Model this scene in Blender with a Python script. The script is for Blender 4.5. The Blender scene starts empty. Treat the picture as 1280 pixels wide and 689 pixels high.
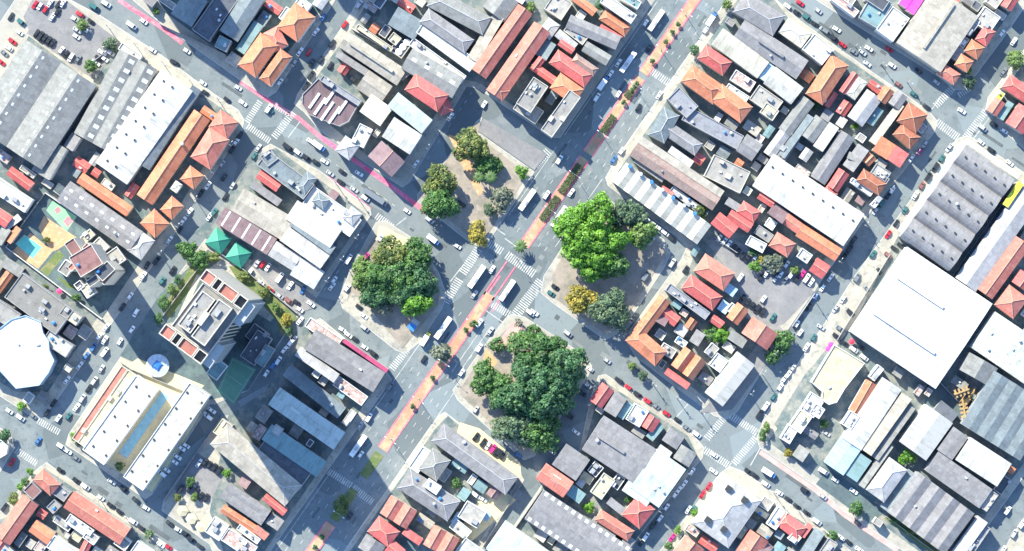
import bpy, math, random
from mathutils import Vector
random.seed(7)
R = math.radians
scene = bpy.context.scene
COL = scene.collection
# ---------------------------------------------------------------- camera, sky, sun, exposure
S = 0.4            # metres per photo pixel on the ground
HC = 1500.0        # camera height
cam = bpy.data.cameras.new("camera")
cam.sensor_fit = 'HORIZONTAL'
cam.angle = 2 * math.atan(1280 * S / 2 / HC)
cam.clip_start = 10.0
cam.clip_end = 6000.0
camo = bpy.data.objects.new("camera", cam)
COL.objects.link(camo)
camo.location = (0, 0, HC)
scene.camera = camo

SUN_EL = R(35.0)
SH = Vector((0.55, -0.835)).normalized()      # direction in which shadows fall, on the map
world = bpy.data.worlds.new("World")
scene.world = world
world.use_nodes = True
wn = world.node_tree
bg = wn.nodes['Background']
sky = wn.nodes.new('ShaderNodeTexSky')
sky.sky_type = 'NISHITA'
sky.sun_disc = False
sky.sun_elevation = SUN_EL
sky.sun_rotation = math.atan2(-SH.x, -SH.y)
sky.air_density = 1.0
sky.dust_density = 0.2
sky.ozone_density = 5.0
wn.links.new(sky.outputs[0], bg.inputs[0])
bg.inputs[1].default_value = 0.15
sun = bpy.data.lights.new("sun", 'SUN')
sun.energy = 4.1
sun.angle = R(0.5)
sun.color = (1.0, 0.955, 0.775)
suno = bpy.data.objects.new("sun", sun)
COL.objects.link(suno)
sd = Vector((SH.x * math.cos(SUN_EL), SH.y * math.cos(SUN_EL), -math.sin(SUN_EL)))
suno.rotation_euler = sd.to_track_quat('-Z', 'Y').to_euler()
suno.location = (-200, 300, 400)
scene.view_settings.view_transform = 'Standard'
scene.view_settings.look = 'None'
scene.view_settings.exposure = 1.50
scene.view_settings.gamma = 1.0
scene.view_settings.use_curve_mapping = False
try:
    scene.cycles.max_bounces = 5
    scene.cycles.diffuse_bounces = 3
    scene.cycles.glossy_bounces = 2
    scene.cycles.transmission_bounces = 2
except Exception:
    pass

# ---------------------------------------------------------------- helpers
def P(px, py, h=0.0):
    k = S * (1 - h / HC)
    return Vector(((px - 640) * k, (344.5 - py) * k))

def pset(o, label=None, cat=None, group=None, kind=None):
    if label: o['label'] = label
    if cat: o['category'] = cat
    if group: o['group'] = group
    if kind: o['kind'] = kind
    return o

class MB:
    """collects faces, builds one mesh object"""
    def __init__(s):
        s.v = []; s.f = []; s.uv = []; s.m = []
    def face(s, pts, uvs=None, m=0):
        b = len(s.v)
        s.v += [tuple(p) for p in pts]
        s.f.append(tuple(range(b, b + len(pts))))
        s.uv.append(uvs if uvs else [(p[0], p[1]) for p in pts])
        s.m.append(m)
    def slab(s, pts, th, uvs=None, m=0):
        s.face(pts, uvs, m)
        low = [(p[0], p[1], p[2] - th) for p in pts]
        s.face(low[::-1], None, m)
        n = len(pts)
        for i in range(n):
            j = (i + 1) % n
            s.face([pts[i], low[i], low[j], pts[j]], None, m)
    def box(s, c, sx, sy, sz, rot=0.0, m=0, taper=1.0):
        """box standing on c (centre of base)"""
        ca, sa = math.cos(rot), math.sin(rot)
        def q(x, y, z): return (c[0] + x * ca - y * sa, c[1] + x * sa + y * ca, c[2] + z)
        x, y = sx / 2, sy / 2; tx, ty = x * taper, y * taper
        b = [q(-x, -y, 0), q(x, -y, 0), q(x, y, 0), q(-x, y, 0)]
        t = [q(-tx, -ty, sz), q(tx, -ty, sz), q(tx, ty, sz), q(-tx, ty, sz)]
        s.face(t, None, m); s.face(b[::-1], None, m)
        for i in range(4):
            j = (i + 1) % 4
            s.face([b[i], b[j], t[j], t[i]], None, m)
    def cyl(s, c, r, h, n=12, m=0, r2=None):
        r2 = r if r2 is None else r2
        b = [(c[0] + r * math.cos(2 * math.pi * i / n), c[1] + r * math.sin(2 * math.pi * i / n), c[2]) for i in range(n)]
        t = [(c[0] + r2 * math.cos(2 * math.pi * i / n), c[1] + r2 * math.sin(2 * math.pi * i / n), c[2] + h) for i in range(n)]
        s.face(t, None, m); s.face(b[::-1], None, m)
        for i in range(n):
            j = (i + 1) % n
            s.face([b[i], b[j], t[j], t[i]], None, m)
    def tube(s, a, b, r1, r2, n=6, m=0):
        a, b = Vector(a), Vector(b)
        d = (b - a).normalized()
        u = d.orthogonal().normalized(); w = d.cross(u)
        A = [a + (u * math.cos(2 * math.pi * i / n) + w * math.sin(2 * math.pi * i / n)) * r1 for i in range(n)]
        Bq = [b + (u * math.cos(2 * math.pi * i / n) + w * math.sin(2 * math.pi * i / n)) * r2 for i in range(n)]
        for i in range(n):
            j = (i + 1) % n
            s.face([A[i], A[j], Bq[j], Bq[i]], None, m)
        s.face(Bq, None, m); s.face(A[::-1], None, m)
    def mesh(s, name, mats):
        me = bpy.data.meshes.new(name)
        me.from_pydata(s.v, [], s.f)
        uvl = me.uv_layers.new(name="uv")
        flat = []
        for u in s.uv:
            for a in u: flat += [a[0], a[1]]
        uvl.data.foreach_set("uv", flat)
        if not isinstance(mats, (list, tuple)): mats = [mats]
        for m in mats: me.materials.append(m)
        me.polygons.foreach_set("material_index", s.m)
        me.update()
        return me
    def build(s, name, mats, parent=None):
        o = bpy.data.objects.new(name, s.mesh(name, mats))
        COL.objects.link(o)
        if parent: o.parent = parent
        return o

def link(name, me, parent=None):
    o = bpy.data.objects.new(name, me); COL.objects.link(o)
    if parent: o.parent = parent
    return o

def empty(name, loc=(0, 0, 0), rz=0.0):
    o = bpy.data.objects.new(name, None); COL.objects.link(o)
    o.location = loc; o.rotation_euler = (0, 0, rz); o.empty_display_size = 0.5
    return o

# ---------------------------------------------------------------- materials
MATS = {}
def new_mat(name):
    m = bpy.data.materials.new(name); m.use_nodes = True
    return m, m.node_tree, m.node_tree.nodes['Principled BSDF']

def N(nt, t, **kw):
    n = nt.nodes.new(t)
    for k, v in kw.items():
        if k.startswith('i_'):
            n.inputs[k[2:].replace('_', ' ')].default_value = v
        else: setattr(n, k, v)
    return n

def mixc(nt, a, b, fac, mode='MIX'):
    n = nt.nodes.new('ShaderNodeMix'); n.data_type = 'RGBA'; n.blend_type = mode
    def put(sock, v):
        if hasattr(v, 'links') or hasattr(v, 'is_output'): nt.links.new(v, sock)
        elif isinstance(v, (tuple, list)): sock.default_value = (v[0], v[1], v[2], 1)
        else: sock.default_value = v
    put(n.inputs[0], fac); put(n.inputs[6], a); put(n.inputs[7], b)
    return n.outputs[2]

def ramp(nt, src, p0, p1, v0=0.0, v1=1.0):
    n = nt.nodes.new('ShaderNodeMapRange')
    n.inputs[1].default_value = p0; n.inputs[2].default_value = p1
    n.inputs[3].default_value = v0; n.inputs[4].default_value = v1
    nt.links.new(src, n.inputs[0])
    return n.outputs[0]

def noise(nt, vec, scale, detail=4.0, rough=0.6, stretch=None):
    if stretch:
        mp = nt.nodes.new('ShaderNodeMapping'); mp.inputs['Scale'].default_value = stretch
        nt.links.new(vec, mp.inputs[0]); vec = mp.outputs[0]
    n = nt.nodes.new('ShaderNodeTexNoise')
    n.inputs['Scale'].default_value = scale; n.inputs['Detail'].default_value = detail
    n.inputs['Roughness'].default_value = rough
    nt.links.new(vec, n.inputs['Vector'])
    return n.outputs[0]

def sc(c, k): return (min(1, c[0] * k), min(1, c[1] * k), min(1, c[2] * k))

ROOFC = {
 'orange': ((.58, .20, .11), 'tile'), 'red': ((.58, .125, .115), 'tile'), 'salmon': ((.58, .185, .14), 'tile'),
 'brown': ((.29, .20, .175), 'tile'), 'rust': ((.36, .125, .075), 'tile'), 'lilac': ((.225, .145, .155), 'tile'),
 'fibre': ((.215, .215, .205), 'sheet'), 'dark': ((.135, .145, .175), 'sheet'), 'pale': ((.37, .36, .355), 'sheet'),
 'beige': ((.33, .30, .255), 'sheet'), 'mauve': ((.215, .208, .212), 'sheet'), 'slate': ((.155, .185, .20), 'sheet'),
 'white': ((.45, .445, .42), 'metal'), 'bright': ((.62, .615, .60), 'metal'), 'offwhite': ((.50, .475, .40), 'metal'), 'mint': ((.43, .49, .47), 'metal'),
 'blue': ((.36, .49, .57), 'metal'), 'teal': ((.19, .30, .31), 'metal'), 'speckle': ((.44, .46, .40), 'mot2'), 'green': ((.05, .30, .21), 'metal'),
 'magenta': ((.72, .06, .48), 'metal'), 'yellow': ((.80, .70, .05), 'metal'), 'brownmetal': ((.16, .105, .115), 'metal'),
 'concrete': ((.35, .33, .30), 'flat'), 'dirty': ((.25, .24, .225), 'flat'), 'cream': ((.54, .485, .33), 'flat'),
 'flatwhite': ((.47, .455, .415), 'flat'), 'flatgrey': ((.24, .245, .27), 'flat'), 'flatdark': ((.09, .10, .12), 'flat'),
 'terrace': ((.42, .165, .13), 'flat'), 'purple': ((.22, .115, .11), 'flat'), 'strip': ((.42, .06, .145), 'metal'), 'mottled': ((.45, .33, .30), 'mot'),
}
def roof_mat(key):
    if key in MATS: return MATS[key]
    base, style = ROOFC[key]
    m, nt, b = new_mat(key + "_roof")
    uv = N(nt, 'ShaderNodeUVMap').outputs[0]
    inf = N(nt, 'ShaderNodeObjectInfo')
    col = mixc(nt, sc(base, .82), sc(base, 1.16), inf.outputs['Random'])
    big = noise(nt, uv, .11, 5, .62)
    fine = noise(nt, uv, 1.3, 3, .7)
    if style == 'tile':
        d = sc(base, .58); l = (min(1, base[0] * 1.12), base[1] * 1.5, base[2] * 1.5)
        col = mixc(nt, col, d, ramp(nt, big, .48, .68, 0, .85))
        col = mixc(nt, col, l, ramp(nt, noise(nt, uv, .33, 4), .50, .68, 0, .75))
        col = mixc(nt, col, sc(base, .45), ramp(nt, noise(nt, uv, .9, 3, .7, (1.6, .35, 1)), .52, .72, 0, .75))
        wv = N(nt, 'ShaderNodeTexWave', wave_type='BANDS', bands_direction='X')
        wv.inputs['Scale'].default_value = .8; wv.inputs['Distortion'].default_value = .6
        nt.links.new(uv, wv.inputs[0])
        col = mixc(nt, col, sc(base, .62), ramp(nt, wv.outputs[1], .2, .9, .28, 0))
        b.inputs['Roughness'].default_value = .85
    elif style in ('sheet', 'mot', 'mot2'):
        br = N(nt, 'ShaderNodeTexBrick')
        br.inputs['Scale'].default_value = 1.0
        br.inputs['Brick Width'].default_value = 2.4; br.inputs['Row Height'].default_value = 2.1
        br.inputs['Mortar Size'].default_value = .05; br.inputs['Bias'].default_value = 0
        br.inputs['Color1'].default_value = (*sc(base, .74), 1); br.inputs['Color2'].default_value = (*sc(base, 1.32), 1)
        br.inputs['Mortar'].default_value = (*sc(base, .55), 1)
        nt.links.new(uv, br.inputs[0])
        col = mixc(nt, col, br.outputs[0], .5 if style == 'sheet' else .75)
        col = mixc(nt, col, sc(base, .5), ramp(nt, noise(nt, uv, .45, 5, .7, (1.0, .35, 1)), .5, .74, 0, .75))
        col = mixc(nt, col, sc(base, 1.5), ramp(nt, big, .54, .72, 0, .55))
        if style == 'mot':
            col = mixc(nt, col, (.30, .12, .09), ramp(nt, noise(nt, uv, .5, 4, .75), .5, .6, 0, .8))
            col = mixc(nt, col, (.7, .68, .64), ramp(nt, noise(nt, uv, .8, 3, .75), .56, .62, 0, .8))
        if style == 'mot2':
            col = mixc(nt, col, (.28, .25, .20), ramp(nt, noise(nt, uv, .7, 3, .8), .56, .62, 0, .85))
        b.inputs['Roughness'].default_value = .9
    elif style == 'metal':
        wv = N(nt, 'ShaderNodeTexWave', wave_type='BANDS', bands_direction='X')
        wv.inputs['Scale'].default_value = .22; wv.inputs['Distortion'].default_value = .15
        nt.links.new(uv, wv.inputs[0])
        col = mixc(nt, col, sc(base, .80), ramp(nt, wv.outputs[1], .0, .16, .55, 0))
        col = mixc(nt, col, (base[0] * .40, base[1] * .38, base[2] * .34), ramp(nt, noise(nt, uv, .3, 6, .75, (1, .22, 1)), .48, .72, 0, .9))
        b.inputs['Roughness'].default_value = .55
    else:
        col = mixc(nt, col, sc(base, .5), ramp(nt, noise(nt, uv, .28, 6, .7), .48, .70, 0, .85))
        col = mixc(nt, col, sc(base, 1.35), ramp(nt, noise(nt, uv, .18, 5, .65), .55, .70, 0, .6))
        b.inputs['Roughness'].default_value = .92
    col = mixc(nt, col, sc(base, .6), ramp(nt, fine, .46, .78, 0, .6))
    nt.links.new(col, b.inputs['Base Color'])
    MATS[key] = m
    return m

def simple(name, c, rough=.7, metal=0.0, var=.25, scale=.6, tint=None):
    if name in MATS: return MATS[name]
    m, nt, b = new_mat(name)
    if var > 0:
        g = N(nt, 'ShaderNodeTexCoord').outputs['Object']
        col = mixc(nt, c, sc(c, 1 - var) if tint is None else tint, ramp(nt, noise(nt, g, scale, 5, .65), .4, .7, 0, 1))
        nt.links.new(col, b.inputs['Base Color'])
    else:
        b.inputs['Base Color'].default_value = (*c, 1)
    b.inputs['Roughness'].default_value = rough
    b.inputs['Metallic'].default_value = metal
    MATS[name] = m
    return m

def ground_mat(name, c, c2, s1, c3=None, s2=1.0, rough=.93, big=None, w1=(.45, .62), w2=(.5, .7)):
    """weathered ground: two scales of stain, with painted shade in the yards, plus grain"""
    m, nt, b = new_mat(name)
    g = N(nt, 'ShaderNodeTexCoord').outputs['Object']
    col = mixc(nt, c, c2, ramp(nt, noise(nt, g, s1, 6, .65), w1[0], w1[1], 0, 1))
    if c3: col = mixc(nt, col, c3, ramp(nt, noise(nt, g, s2, 4, .7), w2[0], w2[1], 0, .8))
    if big: col = mixc(nt, col, big, ramp(nt, noise(nt, g, .012, 3, .5), .45, .65, 0, .7))
    col = mixc(nt, col, sc(c, .55), ramp(nt, noise(nt, g, 1.7, 2, .6), .5, .8, 0, .5))
    if name == 'asphalt':
        vo = N(nt, 'ShaderNodeTexVoronoi'); vo.inputs['Scale'].default_value = .05; nt.links.new(g, vo.inputs['Vector'])
        bw = N(nt, 'ShaderNodeRGBToBW'); nt.links.new(vo.outputs['Color'], bw.inputs[0])
        col = mixc(nt, col, sc(c, .72), ramp(nt, bw.outputs[0], .25, .32, .75, 0))
        col = mixc(nt, col, sc(c, 1.4), ramp(nt, bw.outputs[0], .66, .74, 0, .65))
        col = mixc(nt, col, sc(c, .45), ramp(nt, noise(nt, g, .5, 4, .75), .60, .72, 0, .8))
    nt.links.new(col, b.inputs['Base Color'])
    b.inputs['Roughness'].default_value = rough
    MATS[name] = m
    return m

M_ASPH = ground_mat('asphalt', (.148, .176, .184), (.200, .222, .224), .06, (.098, .122, .132), .25, big=(.185, .204, .208))
M_ASPH2 = ground_mat('lot_asphalt', (.205, .20, .205), (.255, .245, .24), .08, (.15, .155, .165), .3)
M_PAVE = ground_mat('pavement', (.42, .39, .325), (.30, .285, .25), .09, (.16, .16, .155), .35, big=(.36, .335, .285))
M_SOIL = ground_mat('park_soil', (.31, .265, .22), (.20, .185, .155), .1, (.38, .32, .27), .25)
M_GRASS = ground_mat('lawn', (.10, .15, .045), (.17, .18, .07), .12, (.28, .24, .13), .3)
M_MED = ground_mat('median_soil', (.50, .235, .145), (.42, .36, .22), .16, (.30, .24, .15), .35, w1=(.42, .58), w2=(.48, .62))
M_YARD = ground_mat('yard_concrete', (.19, .205, .195), (.095, .135, .142), .11, (.33, .31, .265), .16, w1=(.42, .55))  # teal dark patches put the shade between buildings into the concrete colour
M_DARKY = ground_mat('dark_shaded_paving', (.085, .12, .13), (.12, .17, .165), .1, (.06, .075, .09), .3)  # dark paving, and shade painted as ground colour in shaded yards
M_ORPAVE = ground_mat('ochre_paving', (.56, .32, .16), (.46, .28, .17), .15, (.62, .47, .30), .5)
M_YELPAVE = ground_mat('yellow_paving', (.68, .58, .33), (.62, .50, .30), .1, (.55, .47, .35), .4)
M_PINK = ground_mat('pink_paint', (.70, .125, .19), (.66, .20, .25), .15, (.55, .36, .36), .5)
M_MAG = ground_mat('magenta_paint', (.70, .10, .21), (.66, .17, .26), .15, (.62, .3, .36), .5)
M_PALEPINK = ground_mat('faded_pink_paint', (.55, .30, .27), (.55, .38, .33), .15, (.48, .40, .38), .5)
M_WHITE = ground_mat('road_paint', (.52, .51, .47), (.38, .38, .36), .3, (.19, .20, .21), .5)
M_MINT = ground_mat('mint_paving', (.50, .58, .53), (.44, .52, .48), .1, (.5, .5, .46), .4)
M_COURT = ground_mat('court_green', (.22, .46, .27), (.27, .5, .30), .2, None)
M_COURTD = ground_mat('court_shaded', (.11, .24, .17), (.13, .28, .2), .2, None)  # darker court green, the tower's shade put into the colour
M_COURTP = ground_mat('court_pink', (.62, .18, .22), (.6, .24, .26), .3, None)
M_WALLC = simple('wall_cream', (.52, .49, .43), .9, var=.3)
M_WALLW = simple('wall_white', (.68, .67, .65), .9, var=.25)
M_WALLG = simple('wall_grey', (.33, .33, .34), .9, var=.35)
WALLS = [M_WALLC, M_WALLW, M_WALLG]
M_RIDGE = simple('ridge_mortar', (.56, .30, .21), .9, var=.35, scale=1.2)
M_RIDGEG = simple('ridge_grey', (.42, .42, .43), .9, var=.3, scale=1.2)
M_SKYL = simple('skylight_sheet', (.72, .75, .76), .35, var=.25, scale=2)
M_METAL = simple('grey_metal', (.30, .31, .33), .5, .3, var=.2)
M_DARKM = simple('dark_vent', (.035, .04, .045), .7, var=.2)
M_TANKB = simple('tank_blue', (.05, .20, .52), .5, var=.15)
M_TANKG = simple('tank_grey', (.42, .43, .44), .8, var=.3)
M_AC = simple('unit_white', (.62, .62, .61), .6, var=.2)
M_BARK = simple('bark', (.12, .09, .07), .95, var=.4)
M_GLASS = simple('dark_glass', (.012, .016, .022), .12, var=0)
M_TYRE = simple('tyre_rubber', (.02, .02, .02), .9, var=0)
M_POOL = simple('pool_water', (.17, .60, .50), .12, var=.2, scale=.3)
M_WATER2 = simple('aqua_water', (.30, .55, .66), .2, var=.25, scale=.4)  # pale aqua of the long pool
M_BLUE = simple('bright_blue', (.03, .16, .50), .4, var=.2)
M_FROST = simple('frosted_panel', (.34, .46, .58), .4, var=.3)
M_KERB = simple('kerb_stone', (.46, .45, .43), .9, var=.25)

def zsheet(name, pts, z, mat, kind='structure', th=None, label=None, cat=None):
    """a ground sheet (or a raised slab when th) from photo pixels"""
    b = MB()
    q = [(*P(x, y), z) for x, y in pts]
    a = sum(q[i][0] * q[(i + 1) % len(q)][1] - q[(i + 1) % len(q)][0] * q[i][1] for i in range(len(q)))
    if a < 0: q = q[::-1]
    if th: b.slab(q, th)
    else: b.face(q)
    o = b.build(name, mat)
    pset(o, label, cat, None, kind)
    return o

def ribbon(b, pts, w, z, m=0):
    """strip of constant width (photo px) along a pixel polyline"""
    pts = [P(x, y) for x, y in pts]; hw = w * S / 2
    L = []
    for i, p in enumerate(pts):
        a = pts[max(0, i - 1)]; c = pts[min(len(pts) - 1, i + 1)]
        d = (c - a).normalized(); n = Vector((-d.y, d.x))
        L.append((p + n * hw, p - n * hw))
    for i in range(len(L) - 1):
        (a, b1), (c, d1) = L[i], L[i + 1]
        b.face([(b1.x, b1.y, z), (d1.x, d1.y, z), (c.x, c.y, z), (a.x, a.y, z)])
# ---------------------------------------------------------------- ground and blocks
b = MB(); b.face([(-2500, -2500, 0), (2500, -2500, 0), (2500, 2500, 0), (-2500, 2500, 0)])
pset(b.build('ground', M_ASPH), kind='structure')
BLK = {
 'a': [(-80,150),(20,-2),(30,-20),(70,-20),(88,0),(126,20),(175,52),(203,70),(268,118),(298,138),(305,150),(303,162),(222,287),(180,347),(120,432),(58,518),(45,524),(0,495),(-80,440)],
 'b': [(148,-15),(202,30),(300,100),(335,122),(345,115),(375,68),(405,22),(430,-15)],
 'c': [(455,-15),(440,15),(372,118),(368,130),(380,140),(400,163),(481,220),(503,234),(512,228),(583,108),(597,110),(690,172),(700,172),(829,-15)],
 'd': [(603,146),(596,152),(522,243),(522,252),(590,305),(603,309),(612,300),(668,215),(597,165)],
 'e': [(470,278),(482,276),(522,302),(548,340),(558,368),(553,385),(524,428),(507,442),(495,438),(428,385),(424,372),(437,340)],
 'f': [(328,186),(338,180),(400,214),(462,260),(464,268),(395,372),(368,400),(310,488),(268,505),(262,505),(190,618),(182,624),(98,566),(82,556),(86,543),(150,448),(200,374),(256,300)],
 'g': [(392,402),(400,398),(484,466),(490,474),(330,700),(270,700),(262,680),(202,638),(205,625),(278,520),(310,518),(330,490)],
 'h': [(45,588),(58,578),(98,607),(168,653),(230,695),(230,710),(-60,710),(-60,700),(0,640)],
 'i': [(-60,500),(0,535),(14,545),(18,560),(0,590),(-60,680)],
 'j': [(918,-15),(909,0),(768,203),(757,222),(760,232),(846,296),(858,310),(852,324),(788,412),(784,428),(795,446),(832,474),(893,520),(908,524),(922,514),(979,420),(1041,330),(1084,270),(1168,165),(1172,152),(1160,138),(1094,93),(1000,26),(965,-5),(960,-15)],
 'k': [(745,250),(755,245),(830,300),(838,318),(830,335),(790,395),(770,418),(757,425),(735,410),(690,378),(676,366),(680,345),(715,290)],
 'l': [(640,393),(655,396),(732,445),(740,458),(735,470),(668,570),(655,575),(640,562),(572,500),(566,488),(604,434),(632,398)],
 'm': [(748,470),(757,468),(820,510),(868,545),(880,560),(878,572),(800,668),(778,705),(610,705),(675,610),(690,585),(725,562),(738,500)],
 'n': [(548,520),(556,515),(645,585),(655,600),(590,705),(420,705),(431,689)],
 'o': [(900,592),(912,583),(930,590),(1016,650),(1049,677),(1085,705),(808,705),(824,690)],
 'p': [(1190,180),(1200,172),(1212,170),(1280,216),(1340,258),(1340,520),(1285,588),(1212,689),(1200,705),(1155,705),(1122,684),(1056,640),(1020,608),(950,560),(946,548),(955,522),(1000,450),(1035,398),(1067,347),(1122,272)],
 'q': [(1000,-15),(1020,0),(1175,97),(1192,112),(1204,112),(1215,100),(1256,45),(1290,-5),(1295,-15)],
 'r': [(1232,138),(1235,122),(1263,85),(1340,-20),(1340,228),(1280,186),(1240,152)],
 's': [(1263,672),(1300,620),(1340,600),(1340,720),(1240,720)],
}
for k, pts in BLK.items():
    zsheet('pavement', pts, .12, M_PAVE, th=.2)
    q = [P(x, y) for x, y in pts]
    kb = MB(); ribbon(kb, pts + [pts[0]], .9, .128); kb.build('kerb', M_KERB)['kind'] = 'structure'
_z = [.13]
def yard(pts, mat, name='yard'):
    _z[0] += .003
    return zsheet(name, pts, _z[0], mat)
# interiors of the blocks
yard([(-80,170),(10,95),(36,45),(115,105),(146,60),(255,120),(292,146),(205,290),(120,400),(60,490),(20,490),(-80,430)], M_YARD)
yard([(205,15),(300,82),(333,101),(395,19),(430,-15),(190,-15)], M_DARKY)  # dark ground colour carries the shade over this yard
yard([(440,35),(375,125),(480,212),(495,216),(575,98),(600,104),(690,165),(790,20),(815,-15),(470,-15)], M_YARD)
yard([(318,195),(345,185),(458,268),(400,352),(392,362),(240,290),(268,272)], M_YARD)
yard([(385,404),(482,466),(330,690),(280,690),(262,640),(285,520),(330,490)], M_YARD)
yard([(-60,680),(10,645),(55,585),(160,655),(215,692),(215,705),(-60,705)], M_YARD)
yard([(925,-5),(772,215),(872,305),(862,335),(795,425),(890,505),(985,385),(1075,265),(1160,160),(1155,140),(985,22),(962,-8)], M_YARD)
yard([(752,475),(860,545),(872,570),(780,695),(620,700),(690,590),(730,562)], M_YARD)
yard([(545,535),(560,520),(640,590),(645,605),(585,700),(430,700)], M_YARD)
yard([(905,598),(1010,656),(1070,702),(830,702)], M_YARD)
yard([(1205,182),(1330,262),(1330,510),(1210,675),(1150,690),(960,552),(1070,400),(1125,290)], M_YARD)
yard([(1040,-12),(1180,90),(1205,98),(1245,40),(1285,-14)], M_YARD)
yard([(1245,138),(1268,95),(1335,-10),(1335,215)], M_YARD)
# car parks, courts, lawns
yard([(40,0),(85,2),(150,52),(142,66),(118,100),(34,42),(25,30)], M_ASPH2, 'car_park')
yard([(-5,110),(28,52),(36,38),(28,18),(-20,70)], M_PAVE, 'yard')
yard([(880,300),(895,318),(925,360),(928,395),(960,412),(980,405),(1018,365),(1000,345),(915,298)], M_ASPH2, 'car_park')
yard([(312,330),(372,392),(392,385),(395,372),(322,318)], M_ASPH2, 'car_park')
yard([(218,612),(245,565),(282,590),(262,628),(252,628)], M_ASPH2, 'car_park')
yard([(575,528),(600,536),(650,578),(652,596),(640,600),(570,545)], M_YELPAVE, 'yard')
yard([(612,600),(645,625),(620,650),(575,690),(560,680),(590,640)], M_YELPAVE, 'yard')
yard([(875,517),(915,512),(985,420),(968,400),(940,440)], M_ASPH2, 'car_park')
yard([(57,242),(177,325),(128,398),(8,309)], M_DARKY)
yard([(48,285),(55,270),(96,297),(72,312),(64,315)], M_ORPAVE)
yard([(15,315),(38,291),(66,314),(48,336)], M_ORPAVE)
yard([(68,318),(74,312),(80,320),(60,345),(50,338)], M_GRASS, 'lawn')
yard([(70,345),(80,350),(100,362),(85,360)], M_GRASS, 'lawn')
yard([(150,448),(205,470),(262,500),(190,615),(100,560)], M_YELPAVE)
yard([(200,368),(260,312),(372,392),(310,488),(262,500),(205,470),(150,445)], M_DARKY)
yard([(262,335),(280,322),(300,340),(322,360),(345,395),(338,402),(318,390),(305,365)], M_PAVE, 'path')
yard([(286,333),(300,332),(330,355),(352,378),(372,398),(352,420),(345,400),(325,378),(300,355)], M_GRASS, 'lawn')
yard([(203,385),(246,322),(262,326),(212,400)], M_GRASS, 'lawn')
yard([(222,395),(228,398),(252,345),(246,343)], M_PAVE, 'path')
yard([(158,458),(172,448),(255,482),(248,490),(205,480)], M_YELPAVE)
# parks
yard([(601,152),(588,158),(527,246),(594,302),(605,300),(660,218),(597,170)], M_SOIL, 'park_soil')
yard([(475,284),(519,306),(545,342),(550,365),(547,382),(503,436),(432,384),(442,340)], M_SOIL, 'park_soil')
yard([(745,258),(826,304),(832,318),(786,392),(757,418),(692,372),(690,345),(718,292)], M_SOIL, 'park_soil')
yard([(642,402),(728,449),(731,465),(662,566),(646,560),(578,496),(574,488),(607,438)], M_SOIL, 'park_soil')
yard([(640,402),(652,404),(660,420),(640,440),(622,430)], M_PALEPINK, 'path')
yard([(608,435),(622,452),(615,462),(604,448)], M_ORPAVE, 'path')
yard([(560,168),(575,172),(590,205),(605,240),(598,245),(580,212)], M_ORPAVE, 'path')
yard([(474,282),(510,298),(520,308),(500,320),(470,300)], M_YELPAVE, 'path')
yard([(429,386),(440,366),(450,372),(500,432),(496,436)], M_PAVE, 'path')
# sloping rows of parking bays beside the north plaza
yard([(604,148),(684,193),(668,213),(598,164)], M_ASPH2, 'car_park')
bb = MB()
for i in range(7):
    x = 611 + i * 8.0; y = 160 + i * 5.7
    ribbon(bb, [(x, y), (x - 5.5, y + 8)], 4.2, .245)
bb.build('parking_bay_marking', M_PAVE)['kind'] = 'structure'
yard([(1190,186),(1202,176),(1212,174),(1276,218),(1272,224),(1210,181),(1128,292),(1122,288)], M_MINT, 'pavement')
yard([(1160,462),(1218,520),(1190,528),(1156,505)], M_DARKY)  # shade of the machine yard painted as dark ground
yard([(1105,648),(1118,640),(1190,690),(1175,700)], M_GRASS, 'lawn')
yard([(968,530),(1005,470),(1040,428),(1064,450),(1050,540),(1020,560),(990,562)], M_YARD)
yard([(1035,585),(1075,612),(1105,640),(1088,655),(1020,605)], M_DARKY)  # deep building shade painted as a dark ground sheet

# ---------------------------------------------------------------- avenue median and road paint
def ax(y): return 868 - .694 * y
U = Vector((0.570, -0.8216)); V = Vector((0.8216, 0.570))      # picture directions: up the avenue, across it
def av(y, off):
    """point on the avenue: centre-line height y, px across"""
    return (ax(y) + V.x * off, y + V.y * off)
def ribs(name, segs, w, z, mat):
    b = MB()
    for s_ in segs: ribbon(b, s_, w, z)
    o = b.build(name, mat); o['kind'] = 'structure'; return o
med = [(-20, 84), (96, 150), (157, 196), (204, 314), (372, 560), (664, 720)]
z0 = .15
for ya, yb in [(-20, 92), (97, 192), (198, 307), (368, 562), (655, 720)]:
    a = [av(ya, -6), av(ya, 6), av(yb, 6), av(yb, -6)]
    zsheet('median_strip', a, z0, M_MED, th=.2)
zsheet('median_strip', [av(567, -6), av(567, 6), av(596, 6), av(596, -6)], z0, M_GRASS, th=.2)
zsheet('median_strip', [av(612, -6), av(612, 6), av(650, 6), av(650, -6)], z0, M_GRASS, th=.2)
ribs('painted_kerb', [[av(ya, o), av(yb, o)] for ya, yb in [(-20, 92), (97, 192), (198, 307), (330, 372), (368, 562), (655, 720)] for o in (-6.3, 6.3)], 1.7, z0 + .012, M_PINK)
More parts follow.
